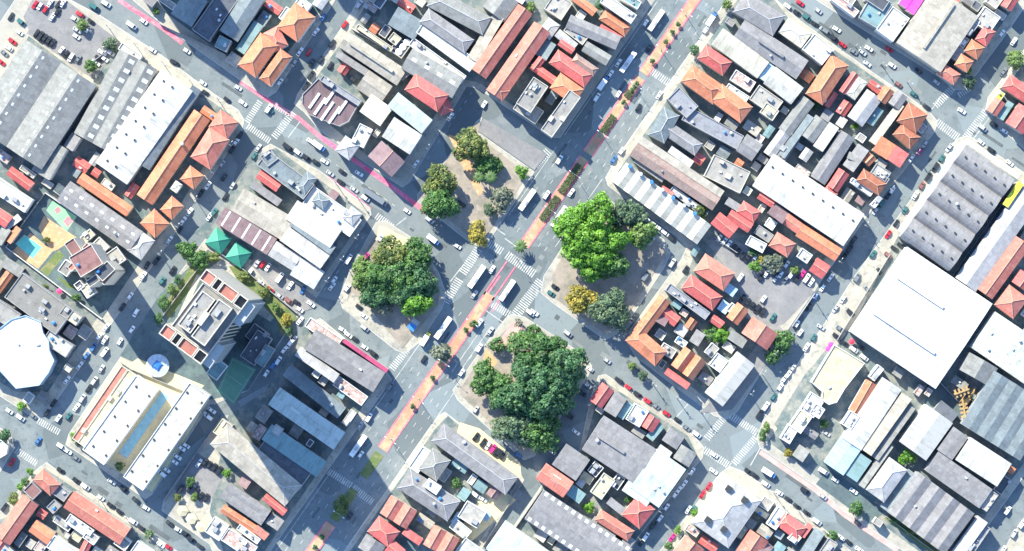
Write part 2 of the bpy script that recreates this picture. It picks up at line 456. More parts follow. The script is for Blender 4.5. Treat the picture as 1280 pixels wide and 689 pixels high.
# repaired strips and squares of asphalt
rpt = random.Random(21); used_p = []; PB = [MB(), MB()]
for a, c_, wd, n_ in (((868,0),(395,689),34,60), ((125,2),(300,120),12,14), ((360,165),(560,305),14,16), ((690,395),(890,530),13,16), ((950,575),(1080,665),12,10), ((1000,8),(1165,118),12,14),
                     ((300,165),(190,330),12,12), ((1165,185),(1000,410),12,16), ((420,30),(350,130),12,8), ((85,575),(210,660),13,12), ((1215,155),(1290,205),10,6), ((870,600),(800,690),10,6)):
    a, c_ = Vector(a), Vector(c_); d_ = (c_ - a).normalized(); nn = Vector((-d_.y, d_.x)); Lr = (c_ - a).length
    for i in range(n_):
        p = a + d_ * rpt.uniform(0, Lr) + nn * rpt.uniform(-wd, wd); ln = rpt.choice((6, 9, 16, 30)); w_ = rpt.choice((3, 4, 6))
        if any((p - q).length < (ln + l2) / 2 + 4 for q, l2 in used_p): continue
        used_p.append((p, ln)); ribbon(PB[rpt.random() < .45], [tuple(p - d_ * ln / 2), tuple(p + d_ * ln / 2)], w_, .004)
PB[0].build('asphalt_repair', ground_mat('asphalt_fresh', (.085, .10, .105), (.11, .125, .13), .2, None))['kind'] = 'structure'
PB[1].build('asphalt_repair', ground_mat('asphalt_old', (.20, .215, .21), (.165, .18, .18), .2, None))['kind'] = 'structure'
dash = []
for off in (-17, -27.5, 15.5, 25):
    y = -20
    while y < 720:
        if not (300 < y < 400):
            dash.append([av(y, off), av(y + 4.5, off)])
        y += 15
ribs('lane_marking', dash, .6, .008, M_WHITE)
sol = []
for off in (-37, 33):
    for ya, yb in ((-20, 120), (125, 190), (205, 290), (440, 560), (610, 720)):
        sol.append([av(ya, off), av(yb, off)])
for off, ya in ((16, 396), (24, 396)): sol.append([av(ya, off), av(ya + 60, off)])
ribs('edge_line', sol, .7, .008, M_WHITE)
ribs('stop_line', [[(563,352),(580,330)],[(631,298),(646,309)],[(604,386),(640,411)],[(619,285),(632,294)],
   [(360,172),(375,152)],[(495,282),(508,272)],[(1161,142),(1176,121)],[(1215,176),(1240,143)],[(845,522),(860,505)],[(955,552),(938,582)]], 1.0, .009, M_WHITE)
cd = []
for a, c_ in [((400,192),(500,262)),((590,115),(530,205)),((455,295),(400,370))]:
    a, c_ = Vector(a), Vector(c_); n = int((c_ - a).length / 12)
    for i in range(n):
        p = a.lerp(c_, i / n); q = a.lerp(c_, (i + .4) / n); cd.append([tuple(p), tuple(q)])
ribs('lane_marking', cd, .6, .007, M_WHITE)
# hatched areas and painted cycle lanes
ribs('cycle_lane', [[(148,0),(200,33),(228,54)], [(300,102),(342,130),(372,147),(400,171)]], 5.2, .006, M_PINK)
ribs('cycle_lane', [[(400,171),(481,227),(515,252)]], 5.4, .006, M_MAG)
ribs('cycle_lane', [[(515,252),(534,266)]], 6.0, .006, M_PINK)
ribs('cycle_lane', [[(410,222),(440,243),(463,262)]], 3.6, .006, M_MAG)
ribs('cycle_lane', [[(950,565),(1020,613),(1056,644),(1122,688)]], 6.0, .006, M_PALEPINK)
ribs('cycle_lane', [[(597,385),(625,345)], [(615,389),(640,352)]], 2.0, .006, M_PINK)
# zebra crossings
def zebra(x0, y0, x1, y1, ln, step=2.9, th=1.35, skew=0.0):
    a = Vector((x0, y0)); c = Vector((x1, y1)); d = (c - a).normalized(); n = Vector((-d.y, d.x))
    n = (n + d * skew).normalized()
    b = MB(); L = (c - a).length; k = int(L / step)
    for i in range(k + 1):
        p = a + d * (i * step)
        ribbon(b, [tuple(p - n * ln / 2), tuple(p + n * ln / 2)], th, .011)
    o = b.build('crosswalk', M_WHITE); o['kind'] = 'structure'
for z in [(310,158,338,177,8),(343,171,366,141,9),(309,152,325,127,8),(340,131,364,145,6),(669,206,686,188,10),(813,88,838,105,9),
          (600,297,628,315,10),(634,319,668,343,11),(606,375,638,394,9),(676,352,640,400,13),(598,312,578,342,11),(574,350,557,377,11),
          (471,270,490,284,9),(508,438,489,462,9),(404,585,439,607,8),(442,610,467,629,9),(48,526,75,541,8),(21,563,46,580,8),
          (906,521,882,550,9),(914,520,946,541,9),(880,562,913,583,9),(944,548,917,580,9),(1190,111,1168,134,9),(1199,119,1216,108,7),
          (1171,153,1199,173,10),(1207,172,1233,138,9),(722,198,733,206,6)]:
    zebra(*z)
# ---------------------------------------------------------------- buildings
def wloc(o):
    v = Vector((0, 0, 0))
    while o: v = v + o.location; o = o.parent
    return v
def part(mb, name, mats, parent):
    w = wloc(parent)
    mb.v = [(a - w.x, b_ - w.y, c - w.z) for a, b_, c in mb.v]
    return mb.build(name, mats, parent)

class Fr:
    """local frame of a roof: s along p0->p1, t to its right"""
    def __init__(f, x0, y0, x1, y1, d, h):
        a, c = P(x0, y0, h), P(x1, y1, h)
        f.o = a; f.L = (c - a).length; f.e = (c - a) / f.L; f.n = Vector((f.e.y, -f.e.x))
        f.W = d * S * (1 - h / HC)
    def w(f, s, t, z):
        p = f.o + f.e * s + f.n * t
        return (p.x, p.y, z)
    def ang(f): return math.atan2(f.e.y, f.e.x)

def tri_slab(mb, f, loc, th, uo, uax=0):
    pts = [f.w(*q) for q in loc]
    # orient upward
    a = Vector(pts[1]) - Vector(pts[0]); c = Vector(pts[2]) - Vector(pts[0])
    if uax == 0: uv = [(q[0] + uo[0], q[1] + uo[1]) for q in loc]
    else: uv = [(q[1] + uo[0], q[0] + uo[1]) for q in loc]
    if a.cross(c).z < 0: pts = pts[::-1]; uv = uv[::-1]
    mb.slab(pts, th, uv)

def wall_prism(mb, f, s0, s1, t0, t1, ze, ends=None, sides=None):
    """walls of a rectangle; ends: profile points (t, z) for the two end walls; sides: (s, z) profile of side walls"""
    for s, flip in ((s0, 0), (s1, 1)):
        prof = [(t, z) for t, z in (ends or [(t0, ze), (t1, ze)])]
        pts = [f.w(s, t0, 0)] + [f.w(s, t, z) for t, z in prof] + [f.w(s, t1, 0)]
        mb.face(pts[::-1] if flip else pts)
    for t, flip in ((t0, 1), (t1, 0)):
        z = ze
        if ends: z = ends[0][1] if t == t0 else ends[-1][1]
        pts = [f.w(s0, t, 0), f.w(s0, t, z), f.w(s1, t, z), f.w(s1, t, 0)]
        mb.face(pts[::-1] if flip else pts)

FOOT = []
PITCH = {'tile': .52, 'sheet': .33, 'mot': .16, 'mot2': .06, 'metal': .11, 'flat': .15}
def section(root, h, sec, wall, i, rnd):
    typ, mk, x0, y0, x1, y1, d = sec[:7]
    op = sec[7] if len(sec) > 7 else {}
    h = op.get('h', h)
    if h < 10.9: h *= 1.22
    h += i * .17 + rnd.uniform(-.25, .25)
    f = Fr(x0, y0, x1, y1, d, h)
    L, W = f.L, f.W
    FOOT.append((f.o.copy(), f.e, f.n, L, W, root['label']))
    pit = op.get('pitch', PITCH[ROOFC[mk][1]])
    o = .35 if ROOFC[mk][1] == 'tile' else .2
    uo = (rnd.uniform(0, 300), rnd.uniform(0, 300))
    rb = MB(); wb = MB(); cap = MB()
    zf = None; th = .16
    if typ == 'flat':
        ph = op.get('par', .55); pt = .32
        wall_prism(wb, f, 0, L, 0, W, h + ph)
        q = [(0, 0), (L, 0), (L, W), (0, W)]; qi = [(pt, pt), (L - pt, pt), (L - pt, W - pt), (pt, W - pt)]
        for k in range(4):
            j = (k + 1) % 4
            wb.face([f.w(*q[j], h + ph), f.w(*q[k], h + ph), f.w(*qi[k], h + ph), f.w(*qi[j], h + ph)])
            wb.face([f.w(*qi[j], h + ph), f.w(*qi[k], h + ph), f.w(*qi[k], h - .1), f.w(*qi[j], h - .1)])
        tri_slab(rb, f, [(pt - .02, pt - .02, h), (pt - .02, W - pt + .02, h), (L - pt + .02, W - pt + .02, h), (L - pt + .02, pt - .02, h)], .25, uo)
        zf = lambda s, t: h
    elif typ in ('gable', 'multi'):
        n = op.get('n', 1); w = W / n; rise = w / 2 * pit
        prof = []
        for k in range(n):
            if k == 0: prof.append((0, h))
            prof.append((k * w + w / 2, h + rise - .05)); prof.append(((k + 1) * w, h))
        wall_prism(wb, f, 0, L, 0, W, h, prof)
        for k in range(n):
            t0, tm, t1 = k * w, k * w + w / 2, (k + 1) * w
            oa = o if k == 0 else -.02; ob = o if k == n - 1 else -.02
            tri_slab(rb, f, [(-o, t0 - oa, h - oa * pit), (-o, tm, h + rise), (L + o, tm, h + rise), (L + o, t0 - oa, h - oa * pit)], th, uo)
            tri_slab(rb, f, [(-o, tm, h + rise), (-o, t1 + ob, h - ob * pit), (L + o, t1 + ob, h - ob * pit), (L + o, tm, h + rise)], th, (uo[0] + 40, uo[1]))
            cap.tube(f.w(-o, tm, h + rise + .02), f.w(L + o, tm, h + rise + .02), .2, .2, 5)
        def zf(s, t):
            u = (t % w) / w if t < W else 1
            return h + rise * (1 - abs(2 * u - 1)) + .02
    elif typ == 'hip':
        if L >= W:
            rise = W / 2 * pit; m = W / 2
            A, Bq, C, D = (-o, -o, h - o * pit), (L + o, -o, h - o * pit), (L + o, W + o, h - o * pit), (-o, W + o, h - o * pit)
            r0, r1 = (m, W / 2, h + rise), (L - m, W / 2, h + rise)
            fc = [([A, r0, r1, Bq], 0), ([D, C, r1, r0], 0), ([A, D, r0], 1), ([Bq, r1, C], 1)]
        else:
            rise = L / 2 * pit; m = L / 2
            A, Bq, C, D = (-o, -o, h - o * pit), (L + o, -o, h - o * pit), (L + o, W + o, h - o * pit), (-o, W + o, h - o * pit)
            r0, r1 = (L / 2, m, h + rise), (L / 2, W - m, h + rise)
            fc = [([A, D, r1, r0], 1), ([Bq, r0, r1, C], 1), ([A, r0, Bq], 0), ([D, C, r1], 0)]
        wall_prism(wb, f, 0, L, 0, W, h - .02)
        for pts, ua in fc:
            tri_slab(rb, f, pts, th, (uo[0] + rnd.uniform(0, 50), uo[1]), ua)
        if (Vector(r1) - Vector(r0)).length > .3: cap.tube(f.w(*r0), f.w(*r1), .22, .22, 5)
        for a, c in ((A, r0), (D, r0 if L >= W else r1), (Bq, r1 if L >= W else r0), (C, r1)):
            cap.tube(f.w(*a), f.w(*c), .2, .2, 5)
        zf = lambda s, t: h + pit * max(0, min(s, L - s, t, W - t)) + .02
    elif typ == 'shed':
        rise = W * pit
        if op.get('rev'): za, zb = h + rise, h
        else: za, zb = h, h + rise
        wall_prism(wb, f, 0, L, 0, W, h, [(0, za - .05), (W, zb - .05)])
        g = (zb - za) / W
        tri_slab(rb, f, [(-o, -o, za - o * g), (-o, W + o, zb + o * g), (L + o, W + o, zb + o * g), (L + o, -o, za - o * g)], th, uo)
        zf = lambda s, t: za + (zb - za) * t / W + .02
    elif typ == 'barrel':
        n = op.get('n', 1); w = W / n; rise = op.get('rise', w * .26); K = 8
        prof = [(0, h)]
        for k in range(n):
            pr = [(k * w + w * j / K, h + rise * math.sin(math.pi * j / K) ** .8) for j in range(K + 1)]
            prof += [(a, z - .08) for a, z in pr[1:]]
            for j in range(K):
                (ta, zA), (tb, zB) = pr[j], pr[j + 1]
                tri_slab(rb, f, [(-o, ta, zA), (-o, tb, zB), (L + o, tb, zB), (L + o, ta, zA)], .1, uo)
        wall_prism(wb, f, 0, L, 0, W, h, prof)
        zf = lambda s, t: h + rise * math.sin(math.pi * ((t % w) / w)) ** .8 + .05
    w_o = part(wb, 'wall', wall, root)
    r_o = part(rb, 'roof', roof_mat(mk), root)
    if cap.f and (op.get('cap', ROOFC[mk][1] == 'tile' or typ == 'hip')):
        part(cap, 'ridge_cap', M_RIDGE if ROOFC[mk][1] == 'tile' else M_RIDGEG, r_o)
    # translucent sheets in the slopes
    sk = op.get('sky')
    if sk:
        ns, ts, ls, wd = sk
        for t_ in ts:
            for k in range(ns):
                s0 = L * (k + .5) / ns - ls / 2; t0 = t_ * W - wd / 2
                mb = MB()
                pts = [f.w(a, c, zf(a, c) + .05) for a, c in ((s0, t0), (s0 + ls, t0), (s0 + ls, t0 + wd), (s0, t0 + wd))]
                mb.slab(pts[::-1], .04)
                part(mb, 'skylight', op.get('skm', M_SKYL), r_o)
    ve = op.get('vents')          # small dark ridge vents
    if ve:
        nv, tv = ve
        for t_ in tv:
            for k in range(nv):
                s = L * (k + .5) / nv; mb = MB()
                mb.box(f.w(s, t_ * W, zf(s, t_ * W) - .1), 1.0, .8, .8, f.ang())
                part(mb, 'roof_vent', M_DARKM, r_o)
    rv = op.get('ridge_vent')     # long low monitors
    if rv:
        for t_, s0, s1 in rv:
            mb = MB(); s0 *= L; s1 *= L
            z = zf((s0 + s1) / 2, t_ * W)
            mb.box(f.w((s0 + s1) / 2, t_ * W, z - .1), s1 - s0, 1.3, 1.1, f.ang())
            part(mb, 'ridge_ventilator', roof_mat(mk), r_o)
    # roof furniture
    nc = op.get('clut')
    if nc is None: nc = (2 + int(L * W / 90)) if typ == 'flat' else (1 if L * W > 220 and rnd.random() < .6 else 0)
    for k in range(min(nc, 9)):
        s, t = L * rnd.uniform(.12, .88), W * rnd.uniform(.12, .88)
        z = zf(s, t) - .05; mb = MB(); q = rnd.random()
        if q < .30 and typ == 'flat':
            mb.box(f.w(s, t, z), rnd.uniform(2, 3.2), rnd.uniform(1.6, 2.4), rnd.uniform(1.2, 2.2), f.ang())
            part(mb, 'roof_hatch', rnd.choice([wall, M_WALLG]), r_o)
        elif q < .55:
            c = f.w(s, t, z); r = rnd.uniform(.55, .85)
            mb.cyl(c, r, 1.1, 12, r2=r * 1.12); mb.cyl((c[0], c[1], z + 1.1), r * 1.15, .18, 12, r2=r * .5)
            part(mb, 'water_tank', rnd.choice([M_TANKB, M_TANKG, M_TANKG]), r_o)
        elif q < .85:
            mb.box(f.w(s, t, z), rnd.uniform(.9, 1.6), .8, .8, f.ang())
            part(mb, 'air_conditioner', M_AC, r_o)
        else:
            mb.box(f.w(s, t, z), .8, .8, .9, f.ang()); part(mb, 'chimney', M_WALLG, r_o)
    return f, h, zf, r_o

BN = [0]
BLD = {}
def B(name, label, h, *secs, wall=None, cat=None, group=None, key=None):
    rnd = random.Random(BN[0] * 31 + 5); BN[0] += 1
    x0, y0, x1, y1 = secs[0][2:6]
    c = P((x0 + x1) / 2, (y0 + y1) / 2, 0)
    root = empty(name, (c.x, c.y, 0))
    if cat is None: cat = name.replace('_', ' ')
    pset(root, label, cat, group)
    wl = WALLS[wall] if wall is not None else rnd.choice(WALLS)
    res = [section(root, h, s_, wl, i, rnd) for i, s_ in enumerate(secs)]
    return root, res
SK = lambda ns, ts, ls=2.6, wd=1.1: {'sky': (ns, ts, ls, wd)}
G, Hp, F, Sd = 'gable', 'hip', 'flat', 'shed'
# --- north-west block
B('warehouse', 'huge grey warehouse hall with two broad gables below the car park', 9, ('multi','fibre',-36,154,32,50,105,{'n':2,**SK(9,(.2,.3,.7,.8),1.6,1.0)}), wall=2)
B('annex', 'low grey annex roof at the foot of the huge grey warehouse', 6, (Sd,'fibre',40,212,62,174,26), ('shed','mauve',80,182,90,166,13))
B('shed_row', 'pair of narrow sheds striped pale and slate with white skylight patches', 8, ('multi','fibre',93,166,150,62,52,{'n':2,'pitch':.3,**SK(9,(.36,.42,.86,.93),2.0,1.5)}), wall=0)
B('warehouse', 'long white warehouse hall dotted with vents beside orange gabled terrace', 9, (G,'white',120,203,202,87,47,{'vents':(7,(.22,.5)),'clut':0}), (Sd,'slate',178,207,241,107,10,{'h':7.5,'rev':1}), wall=1)
B('gatehouse', 'small white flat gatehouse between the car park and the cross street', 5, (F,'flatwhite',153,53,178,70,10,{'clut':2}), wall=1)
B('terrace', 'long narrow orange gabled roof beside the long white warehouse', 7.5, (G,'orange',172,243,243,138,22), wall=0)
B('house', 'red orange hipped corner house at the upper left crossing', 8, (Hp,'salmon',262,158,276,138,26), (Hp,'salmon',239,196,262,160,28), wall=0)
B('house', 'small square orange hipped house below the red orange corner house', 7.5, (Hp,'orange',226,224,238,208,20), wall=0)
B('house', 'tiny white roofed house between two orange hipped houses', 6, (Hp,'offwhite',213,236,220,226,9), wall=1)
B('house', 'narrow orange house beside the tiny white roofed house', 7.5, (Hp,'orange',201,262,215,246,18), wall=0)
B('house', 'square orange hipped house at the end of the lavender shed', 7.5, (Hp,'orange',176,279,193,262,25), wall=0)
B('terrace', 'orange strip roof joined along the lavender grey shed', 7, (G,'orange',104,217,165,259,13), wall=0)
B('shed', 'long lavender grey shed with pale hipped street end', 6.5, (G,'mauve',88,227,178,290,29,SK(7,(.3,.7),1.8,1.2)), (Hp,'pale',176,289,193,301,29,{'h':6.3}), wall=2)
B('house', 'narrow salmon gabled roof below the huge grey warehouse', 6, (G,'red',15,209,42,229,11))
B('workshop', 'white flat roofed workshop with one dark hatch at left edge', 7, (F,'flatwhite',-14,214,41,250,19), wall=1)
B('house', 'salmon roof cut by the left edge above small sheds', 6, (G,'red',-12,253,15,272,15))
B('lean_to', 'pale lean to roof at left edge beside pool compound', 4.5, (Sd,'pale',2,284,22,268,8), (Sd,'fibre',-8,300,4,282,12), wall=2)
B('lean_to', 'orange lean to roof at left edge beside pool compound', 5, (Sd,'orange',8,300,20,283,7))
B('lean_to', 'grey double lean to between pool compound and small orange roof', 4.5, (Sd,'fibre',8,322,30,336,12), (Sd,'dirty',-10,318,6,330,16))
B('house', 'small orange gable at left edge above the dirty concrete building', 5.5, (G,'orange',-10,364,8,339,9))
B('workshop', 'dirty grey concrete building beside the white octagon roof', 9, (F,'dirty',28,341,92,388,38,{'clut':8}), (F,'dirty',-30,356,26,393,22,{'clut':4}), (F,'cream',82,381,103,396,14), (F,'flatwhite',62,412,92,432,18,{'h':8}), wall=2)
# --- purple mid-rise in the pool compound
B('apartment_block', 'purple roofed apartment block with pale outlined wings in pool compound', 40, (F,'purple',86,322,114,305,29,{'h':40,'clut':1}), (F,'purple',80,305,92,297,20,{'h':37,'clut':0}), (F,'flatdark',118,341,134,326,15,{'h':38,'clut':1}), (F,'terrace',125,352,140,335,7,{'h':36,'clut':0}), (F,'flatdark',107,352,120,343,9,{'h':37,'clut':0}), (F,'terrace',102,310,109,303,8,{'h':38,'clut':0}), (F,'terrace',84,334,92,326,8,{'h':38,'clut':0}), wall=0)
B('pavilion', 'cream rounded terrace at foot of purple apartment block', 5, (F,'cream',100,360,112,352,16), (F,'flatdark',92,356,100,350,10))
B('pavilion', 'white flat canopies on upper side of purple apartment block', 5, (F,'concrete',116,304,124,296,18,{'clut':1}), (F,'cream',100,297,112,286,10), (F,'concrete',132,318,146,308,20), wall=1)
B('pavilion', 'white flat canopy on left side of purple apartment block', 5, (F,'dirty',72,338,82,324,14,{'clut':1}), wall=1)
# --- white club building: octagonal roof
def poly_building(name, label, pts, h, mat, wall, rim=None, cat=None, par=.6, clut=3, seed=1, wm=None):
    rnd = random.Random(seed)
    q = [P(x, y, h) for x, y in pts]
    a = sum(q[i].x * q[(i + 1) % len(q)].y - q[(i + 1) % len(q)].x * q[i].y for i in range(len(q)))
    if a < 0: q = q[::-1]
    c = sum(q, Vector((0, 0))) / len(q)
    root = empty(name, (c.x, c.y, 0)); pset(root, label, cat or name.replace('_', ' '))
    bx0, bx1, by0, by1 = min(p.x for p in q), max(p.x for p in q), min(p.y for p in q), max(p.y for p in q)
    FOOT.append((Vector((bx0, by1)), Vector((1, 0)), Vector((0, -1)), bx1 - bx0, by1 - by0, label))
    wb, rb = MB(), MB(); n = len(q)
    inn = [c + (p - c) * (1 - .4 / max(2, (p - c).length)) for p in q]
    for i in range(n):
        j = (i + 1) % n
        A, Bq, Ai, Bi = q[i], q[j], inn[i], inn[j]
        wb.face([(A.x, A.y, 0), (Bq.x, Bq.y, 0), (Bq.x, Bq.y, h + par), (A.x, A.y, h + par)])
        wb.face([(A.x, A.y, h + par), (Bq.x, Bq.y, h + par), (Bi.x, Bi.y, h + par), (Ai.x, Ai.y, h + par)])
        wb.face([(Bi.x, Bi.y, h + par), (Bi.x, Bi.y, h - .1), (Ai.x, Ai.y, h - .1), (Ai.x, Ai.y, h + par)])
    uo = (rnd.uniform(0, 200), rnd.uniform(0, 200))
    rb.slab([(p.x, p.y, h) for p in inn], .25, [(p.x + uo[0], p.y + uo[1]) for p in inn])
    part(wb, 'wall', wall, root); r = part(rb, 'roof', roof_mat(mat), root)
    for k in range(clut):
        p = c + (rnd.choice(q) - c) * rnd.uniform(.2, .75); mb = MB()
        mb.box((p.x, p.y, h - .05), rnd.uniform(1, 2), 1, .9, rnd.uniform(0, 1)); part(mb, 'air_conditioner', M_AC, r)
    return root, c, r
OCT = [(-26,420),(0,410),(14,399),(32,394),(51,402),(54,416),(61,426),(62,438),(68,451),(61,466),(49,482),(20,486),(0,464),(-26,455)]
oc, c_, r_ = poly_building('club_building', 'bright white rounded octagonal roof with pale blue rim at left edge', OCT, 12, 'bright', M_FROST, clut=2)
# --- slabs beside the tower
B('apartment_slab', 'white slab roof nearest the left street beside narrow aqua pool', 12, (F,'flatwhite',103,562,170,469,33,{'clut':0,'vents':(5,(.25,.85))}), wall=1)
B('terrace', 'pink and yellow striped roof terrace along the left street', 5, (F,'terrace',90,548,152,457,9,{'clut':2}), (F,'cream',97,553,160,462,13,{'clut':2}), wall=0)
B('apartment_slab', 'white slab roof between aqua pool and shaded parked cars', 12, (F,'flatwhite',154,596,237,478,30,{'clut':0,'vents':(6,(.15,.9))}), wall=1)
# --- block with the green canopies
B('corner_building', 'dark slate roofed rounded corner building with pale inner frame', 8, (F,'slate',335,188,393,231,23,{'clut':5}), (Hp,'slate',384,214,396,223,25), (F,'slate',325,196,338,186,16), wall=2)
B('house', 'salmon red roofed house inside the slate corner building yard', 6.5, (G,'red',327,213,351,230,11))
B('shed', 'small blue grey shed below the salmon red roofed house', 5.5, (Sd,'mauve',318,226,352,250,9), wall=2)
B('shop_building', 'white and grey patched flat building ending at street corner', 7, (F,'flatwhite',393,233,452,275,26,{'clut':8}), (Hp,'slate',398,240,412,250,14,{'h':8}), (Hp,'pale',440,258,452,268,18,{'h':7.6}), wall=1)
B('shed', 'long cream shed between slate corner building and chequered roof', 7, (G,'beige',305,236,369,274,31,{'pitch':.08}), wall=0)
B('workshop', 'chequered dark red and white sheet roof beside green canopies', 7, (Sd,'lilac',282,260,345,299,22,{'pitch':.05,'clut':0,'h':6.8,'sky':(5,(.5,),.9,8.4)}), wall=0)
B('warehouse', 'bright white flat warehouse roof pointing at the small street corner', 8, (G,'white',372,251,427,287,27,{'clut':0}), wall=1)
B('warehouse', 'grey fronted shed with long skylight beside bright white warehouse', 7, (Sd,'slate',369,273,419,309,11), (Sd,'pale',362,284,412,319,20), wall=2)
B('warehouse', 'dirty pale roof joined to the chequered roofed workshop', 7.4, (G,'pale',346,302,376,321,20), wall=1)
B('warehouse', 'short white roof next to parked cars and dirty pale roof', 7.6, (G,'white',376,322,405,340,25,{'clut':0}), wall=1)
# --- shaded buildings at top
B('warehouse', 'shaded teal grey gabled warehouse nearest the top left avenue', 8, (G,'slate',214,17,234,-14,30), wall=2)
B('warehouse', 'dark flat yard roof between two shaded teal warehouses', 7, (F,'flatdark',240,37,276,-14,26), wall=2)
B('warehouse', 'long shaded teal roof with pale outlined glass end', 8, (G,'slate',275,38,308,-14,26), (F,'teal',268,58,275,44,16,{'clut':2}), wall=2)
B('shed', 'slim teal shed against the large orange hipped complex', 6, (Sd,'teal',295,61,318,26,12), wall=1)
B('house', 'large orange hipped house with dark inner court', 9, (Hp,'orange',298,81,326,42,26), (Hp,'orange',325,98,351,62,16), wall=1)
B('house', 'jagged orange hipped roofs along the shaded side street', 9, (Hp,'orange',347,34,369,4,30), (Hp,'salmon',330,42,347,33,26,{'h':7.5}), wall=1)
B('house', 'small white flat roof beside the jagged orange roofs', 7, (F,'flatwhite',348,22,358,8,9,{'clut':1}), (F,'offwhite',375,-5,390,6,14), wall=1)
# --- block between side street and dark street
B('shed', 'long beige gabled hall below the shaded yard', 7, (G,'beige',436,40,508,88,22,{'ridge_vent':[(.5,.1,.85)]}), wall=0)
B('shed', 'narrow slate shed on lower side of beige gabled hall', 5, (Sd,'mauve',424,64,460,87,8), wall=2)
B('shed', 'square beige roof at foot of long beige hall', 6.5, (G,'beige',461,88,490,108,27), wall=0)
B('shed', 'weathered pale strip roof at end of beige gabled hall', 6, (Sd,'dirty',498,94,508,86,8), wall=2)
poly_building('shop_building', 'dark mauve rounded corner building with white roof beams', [(398,98),(448,131),(436,152),(424,158),(385,143),(377,130),(378,118)], 8, 'brownmetal', M_WALLG, clut=0)
B('shop_building', 'grey roof piece joined behind dark mauve corner building', 8.4, (F,'flatgrey',404,94,452,126,8,{'clut':3}), wall=2)
B('house', 'tiny orange roof between grey shed and mauve corner building', 6, (G,'orange',424,112,444,123,6))
B('warehouse', 'white roof patches above the lilac house near pink lane', 7, (F,'flatwhite',450,154,466,162,26,{'clut':4}), (Hp,'pale',432,170,449,182,22,{'h':7.4}), wall=1)
B('warehouse', 'square white roof beside dark yard gap', 7.5, (G,'offwhite',465,118,490,136,26,{'clut':0}), wall=1)
B('warehouse', 'white ribbed gable between red hipped roof and square white hall', 12.8, (G,'mint',498,116,540,150,21), wall=1)
B('warehouse', 'plain white gabled hall next to lilac house', 12.8, (G,'white',493,147,527,169,28,{'clut':0}), wall=1)
B('house', 'lilac brown gabled house at corner of pink lane', 12.3, (G,'lilac',461,195,477,177,38,{'pitch':.3}), wall=2)
B('shed', 'large grey fibre roof above the red hipped roof', 12, (G,'fibre',516,61,579,98,28,SK(4,(.4,),2.5,1.5)), wall=2)
B('house', 'bright red hipped house facing the dark street', 12.5, (Hp,'red',520,92,560,119,24), (Hp,'red',542,122,556,116,24,{'h':7}), wall=0)
B('workshop', 'row of bright white roof panels nearest the grey hipped halls', 7, (F,'flatwhite',530,27,597,76,17,{'clut':0}), wall=1)
B('workshop', 'lower row of white roof panels split by dark joints', 6.6, (F,'flatwhite',517,47,583,95,11,{'clut':3}), wall=1)
B('workshop', 'translucent blue roof at edge of shaded yard', 7, (G,'slate',498,9,530,28,25,{'pitch':.05}), wall=2)  # slate tone puts the shade on this blue roof into its colour
B('storehouse', 'cream walled sheds along edge of shaded yard', 5, (F,'cream',448,30,492,60,6,{'clut':3}), (F,'cream',492,40,502,48,12,{'clut':1}), (F,'flatdark',498,47,513,58,19,{'clut':0,'h':4}), wall=0)
B('warehouse', 'grey hipped hall with white ducts above white panel row', 8, (Hp,'mauve',536,11,592,50,20), wall=2)
B('warehouse', 'grey hipped hall cut by top edge beside beige strip', 8, (Hp,'fibre',545,-14,614,22,24), wall=2)
B('shed', 'narrow beige strip roof beside the first long red gable', 7, (Sd,'beige',585,71,617,17,14), wall=0)
B('terrace', 'first long red and orange gable left of dark alley', 9, (G,'salmon',591,86,648,6,20), wall=0)
B('terrace', 'second long red and orange gable right of dark alley', 9, (G,'salmon',609,112,668,28,23), (Hp,'salmon',609,112,618,100,23,{'h':8.9}), wall=1)
B('warehouse', 'grey roof at top edge beside white and beige patches', 8, (G,'fibre',604,8,622,-16,32), wall=2)
B('shop_building', 'cream flat roof near top edge above small grey hip', 7, (F,'concrete',680,11,694,-10,26,{'clut':4}), wall=0)
B('house', 'small grey hipped roof beside second long red gable', 7, (Hp,'pale',673,40,686,22,17), wall=1)
B('shed', 'small slate roof below the small grey hip', 6, (Sd,'slate',669,67,681,48,16), wall=2)
B('shed', 'long grey roof with pink patch facing the avenue', 12, (G,'mauve',714,19,776,46,17), (Sd,'red',752,31,777,46,8,{'h':8.8,'pitch':.1}), wall=2)
B('house', 'orange roof at top edge next to small round tree', 8, (G,'orange',720,-8,746,12,9))
B('house', 'orange hipped house on avenue near the top', 8, (Hp,'orange',757,13,788,34,13), wall=0)
B('shop_building', 'white flat shops beside avenue at top edge', 12.5, (F,'flatwhite',757,-8,796,19,13,{'clut':2}), (F,'teal',780,-10,802,3,10,{'h':8}), wall=1)
B('house', 'beige patchwork roof between grey roof and red cluster', 11.5, (F,'concrete',712,28,736,46,13,{'clut':4}), (G,'fibre',734,52,764,70,13), (G,'pale',700,37,722,55,10), wall=0)
B('house', 'brownish hipped house with pale ridge lines beside avenue', 12.5, (Hp,'brown',721,68,747,86,10), wall=1)
B('house', 'red hipped house left of brownish house by avenue', 12, (Hp,'red',698,63,741,93,19), (G,'red',702,50,718,61,7), wall=0)
B('house', 'narrow red roof on inner side of red and orange cluster', 7, (G,'red',668,78,696,98,9), (G,'red',664,84,674,71,8,{'h':7.5}), wall=0)
B('house', 'orange hipped house above the dirty concrete corner block', 12.5, (Hp,'orange',701,92,729,112,22), wall=0)
B('shop_building', 'dirty concrete corner block with dark light wells by avenue', 15.5, (F,'dirty',645,129,667,96,22,{'clut':6}), (F,'dirty',676,162,712,112,17,{'clut':5}), (F,'dirty',641,136,652,120,34,{'clut':2,'h':8}), wall=0)
B('shed', 'slate lean to inside dirty concrete corner block', 6, (Sd,'slate',681,126,692,110,10), wall=2)
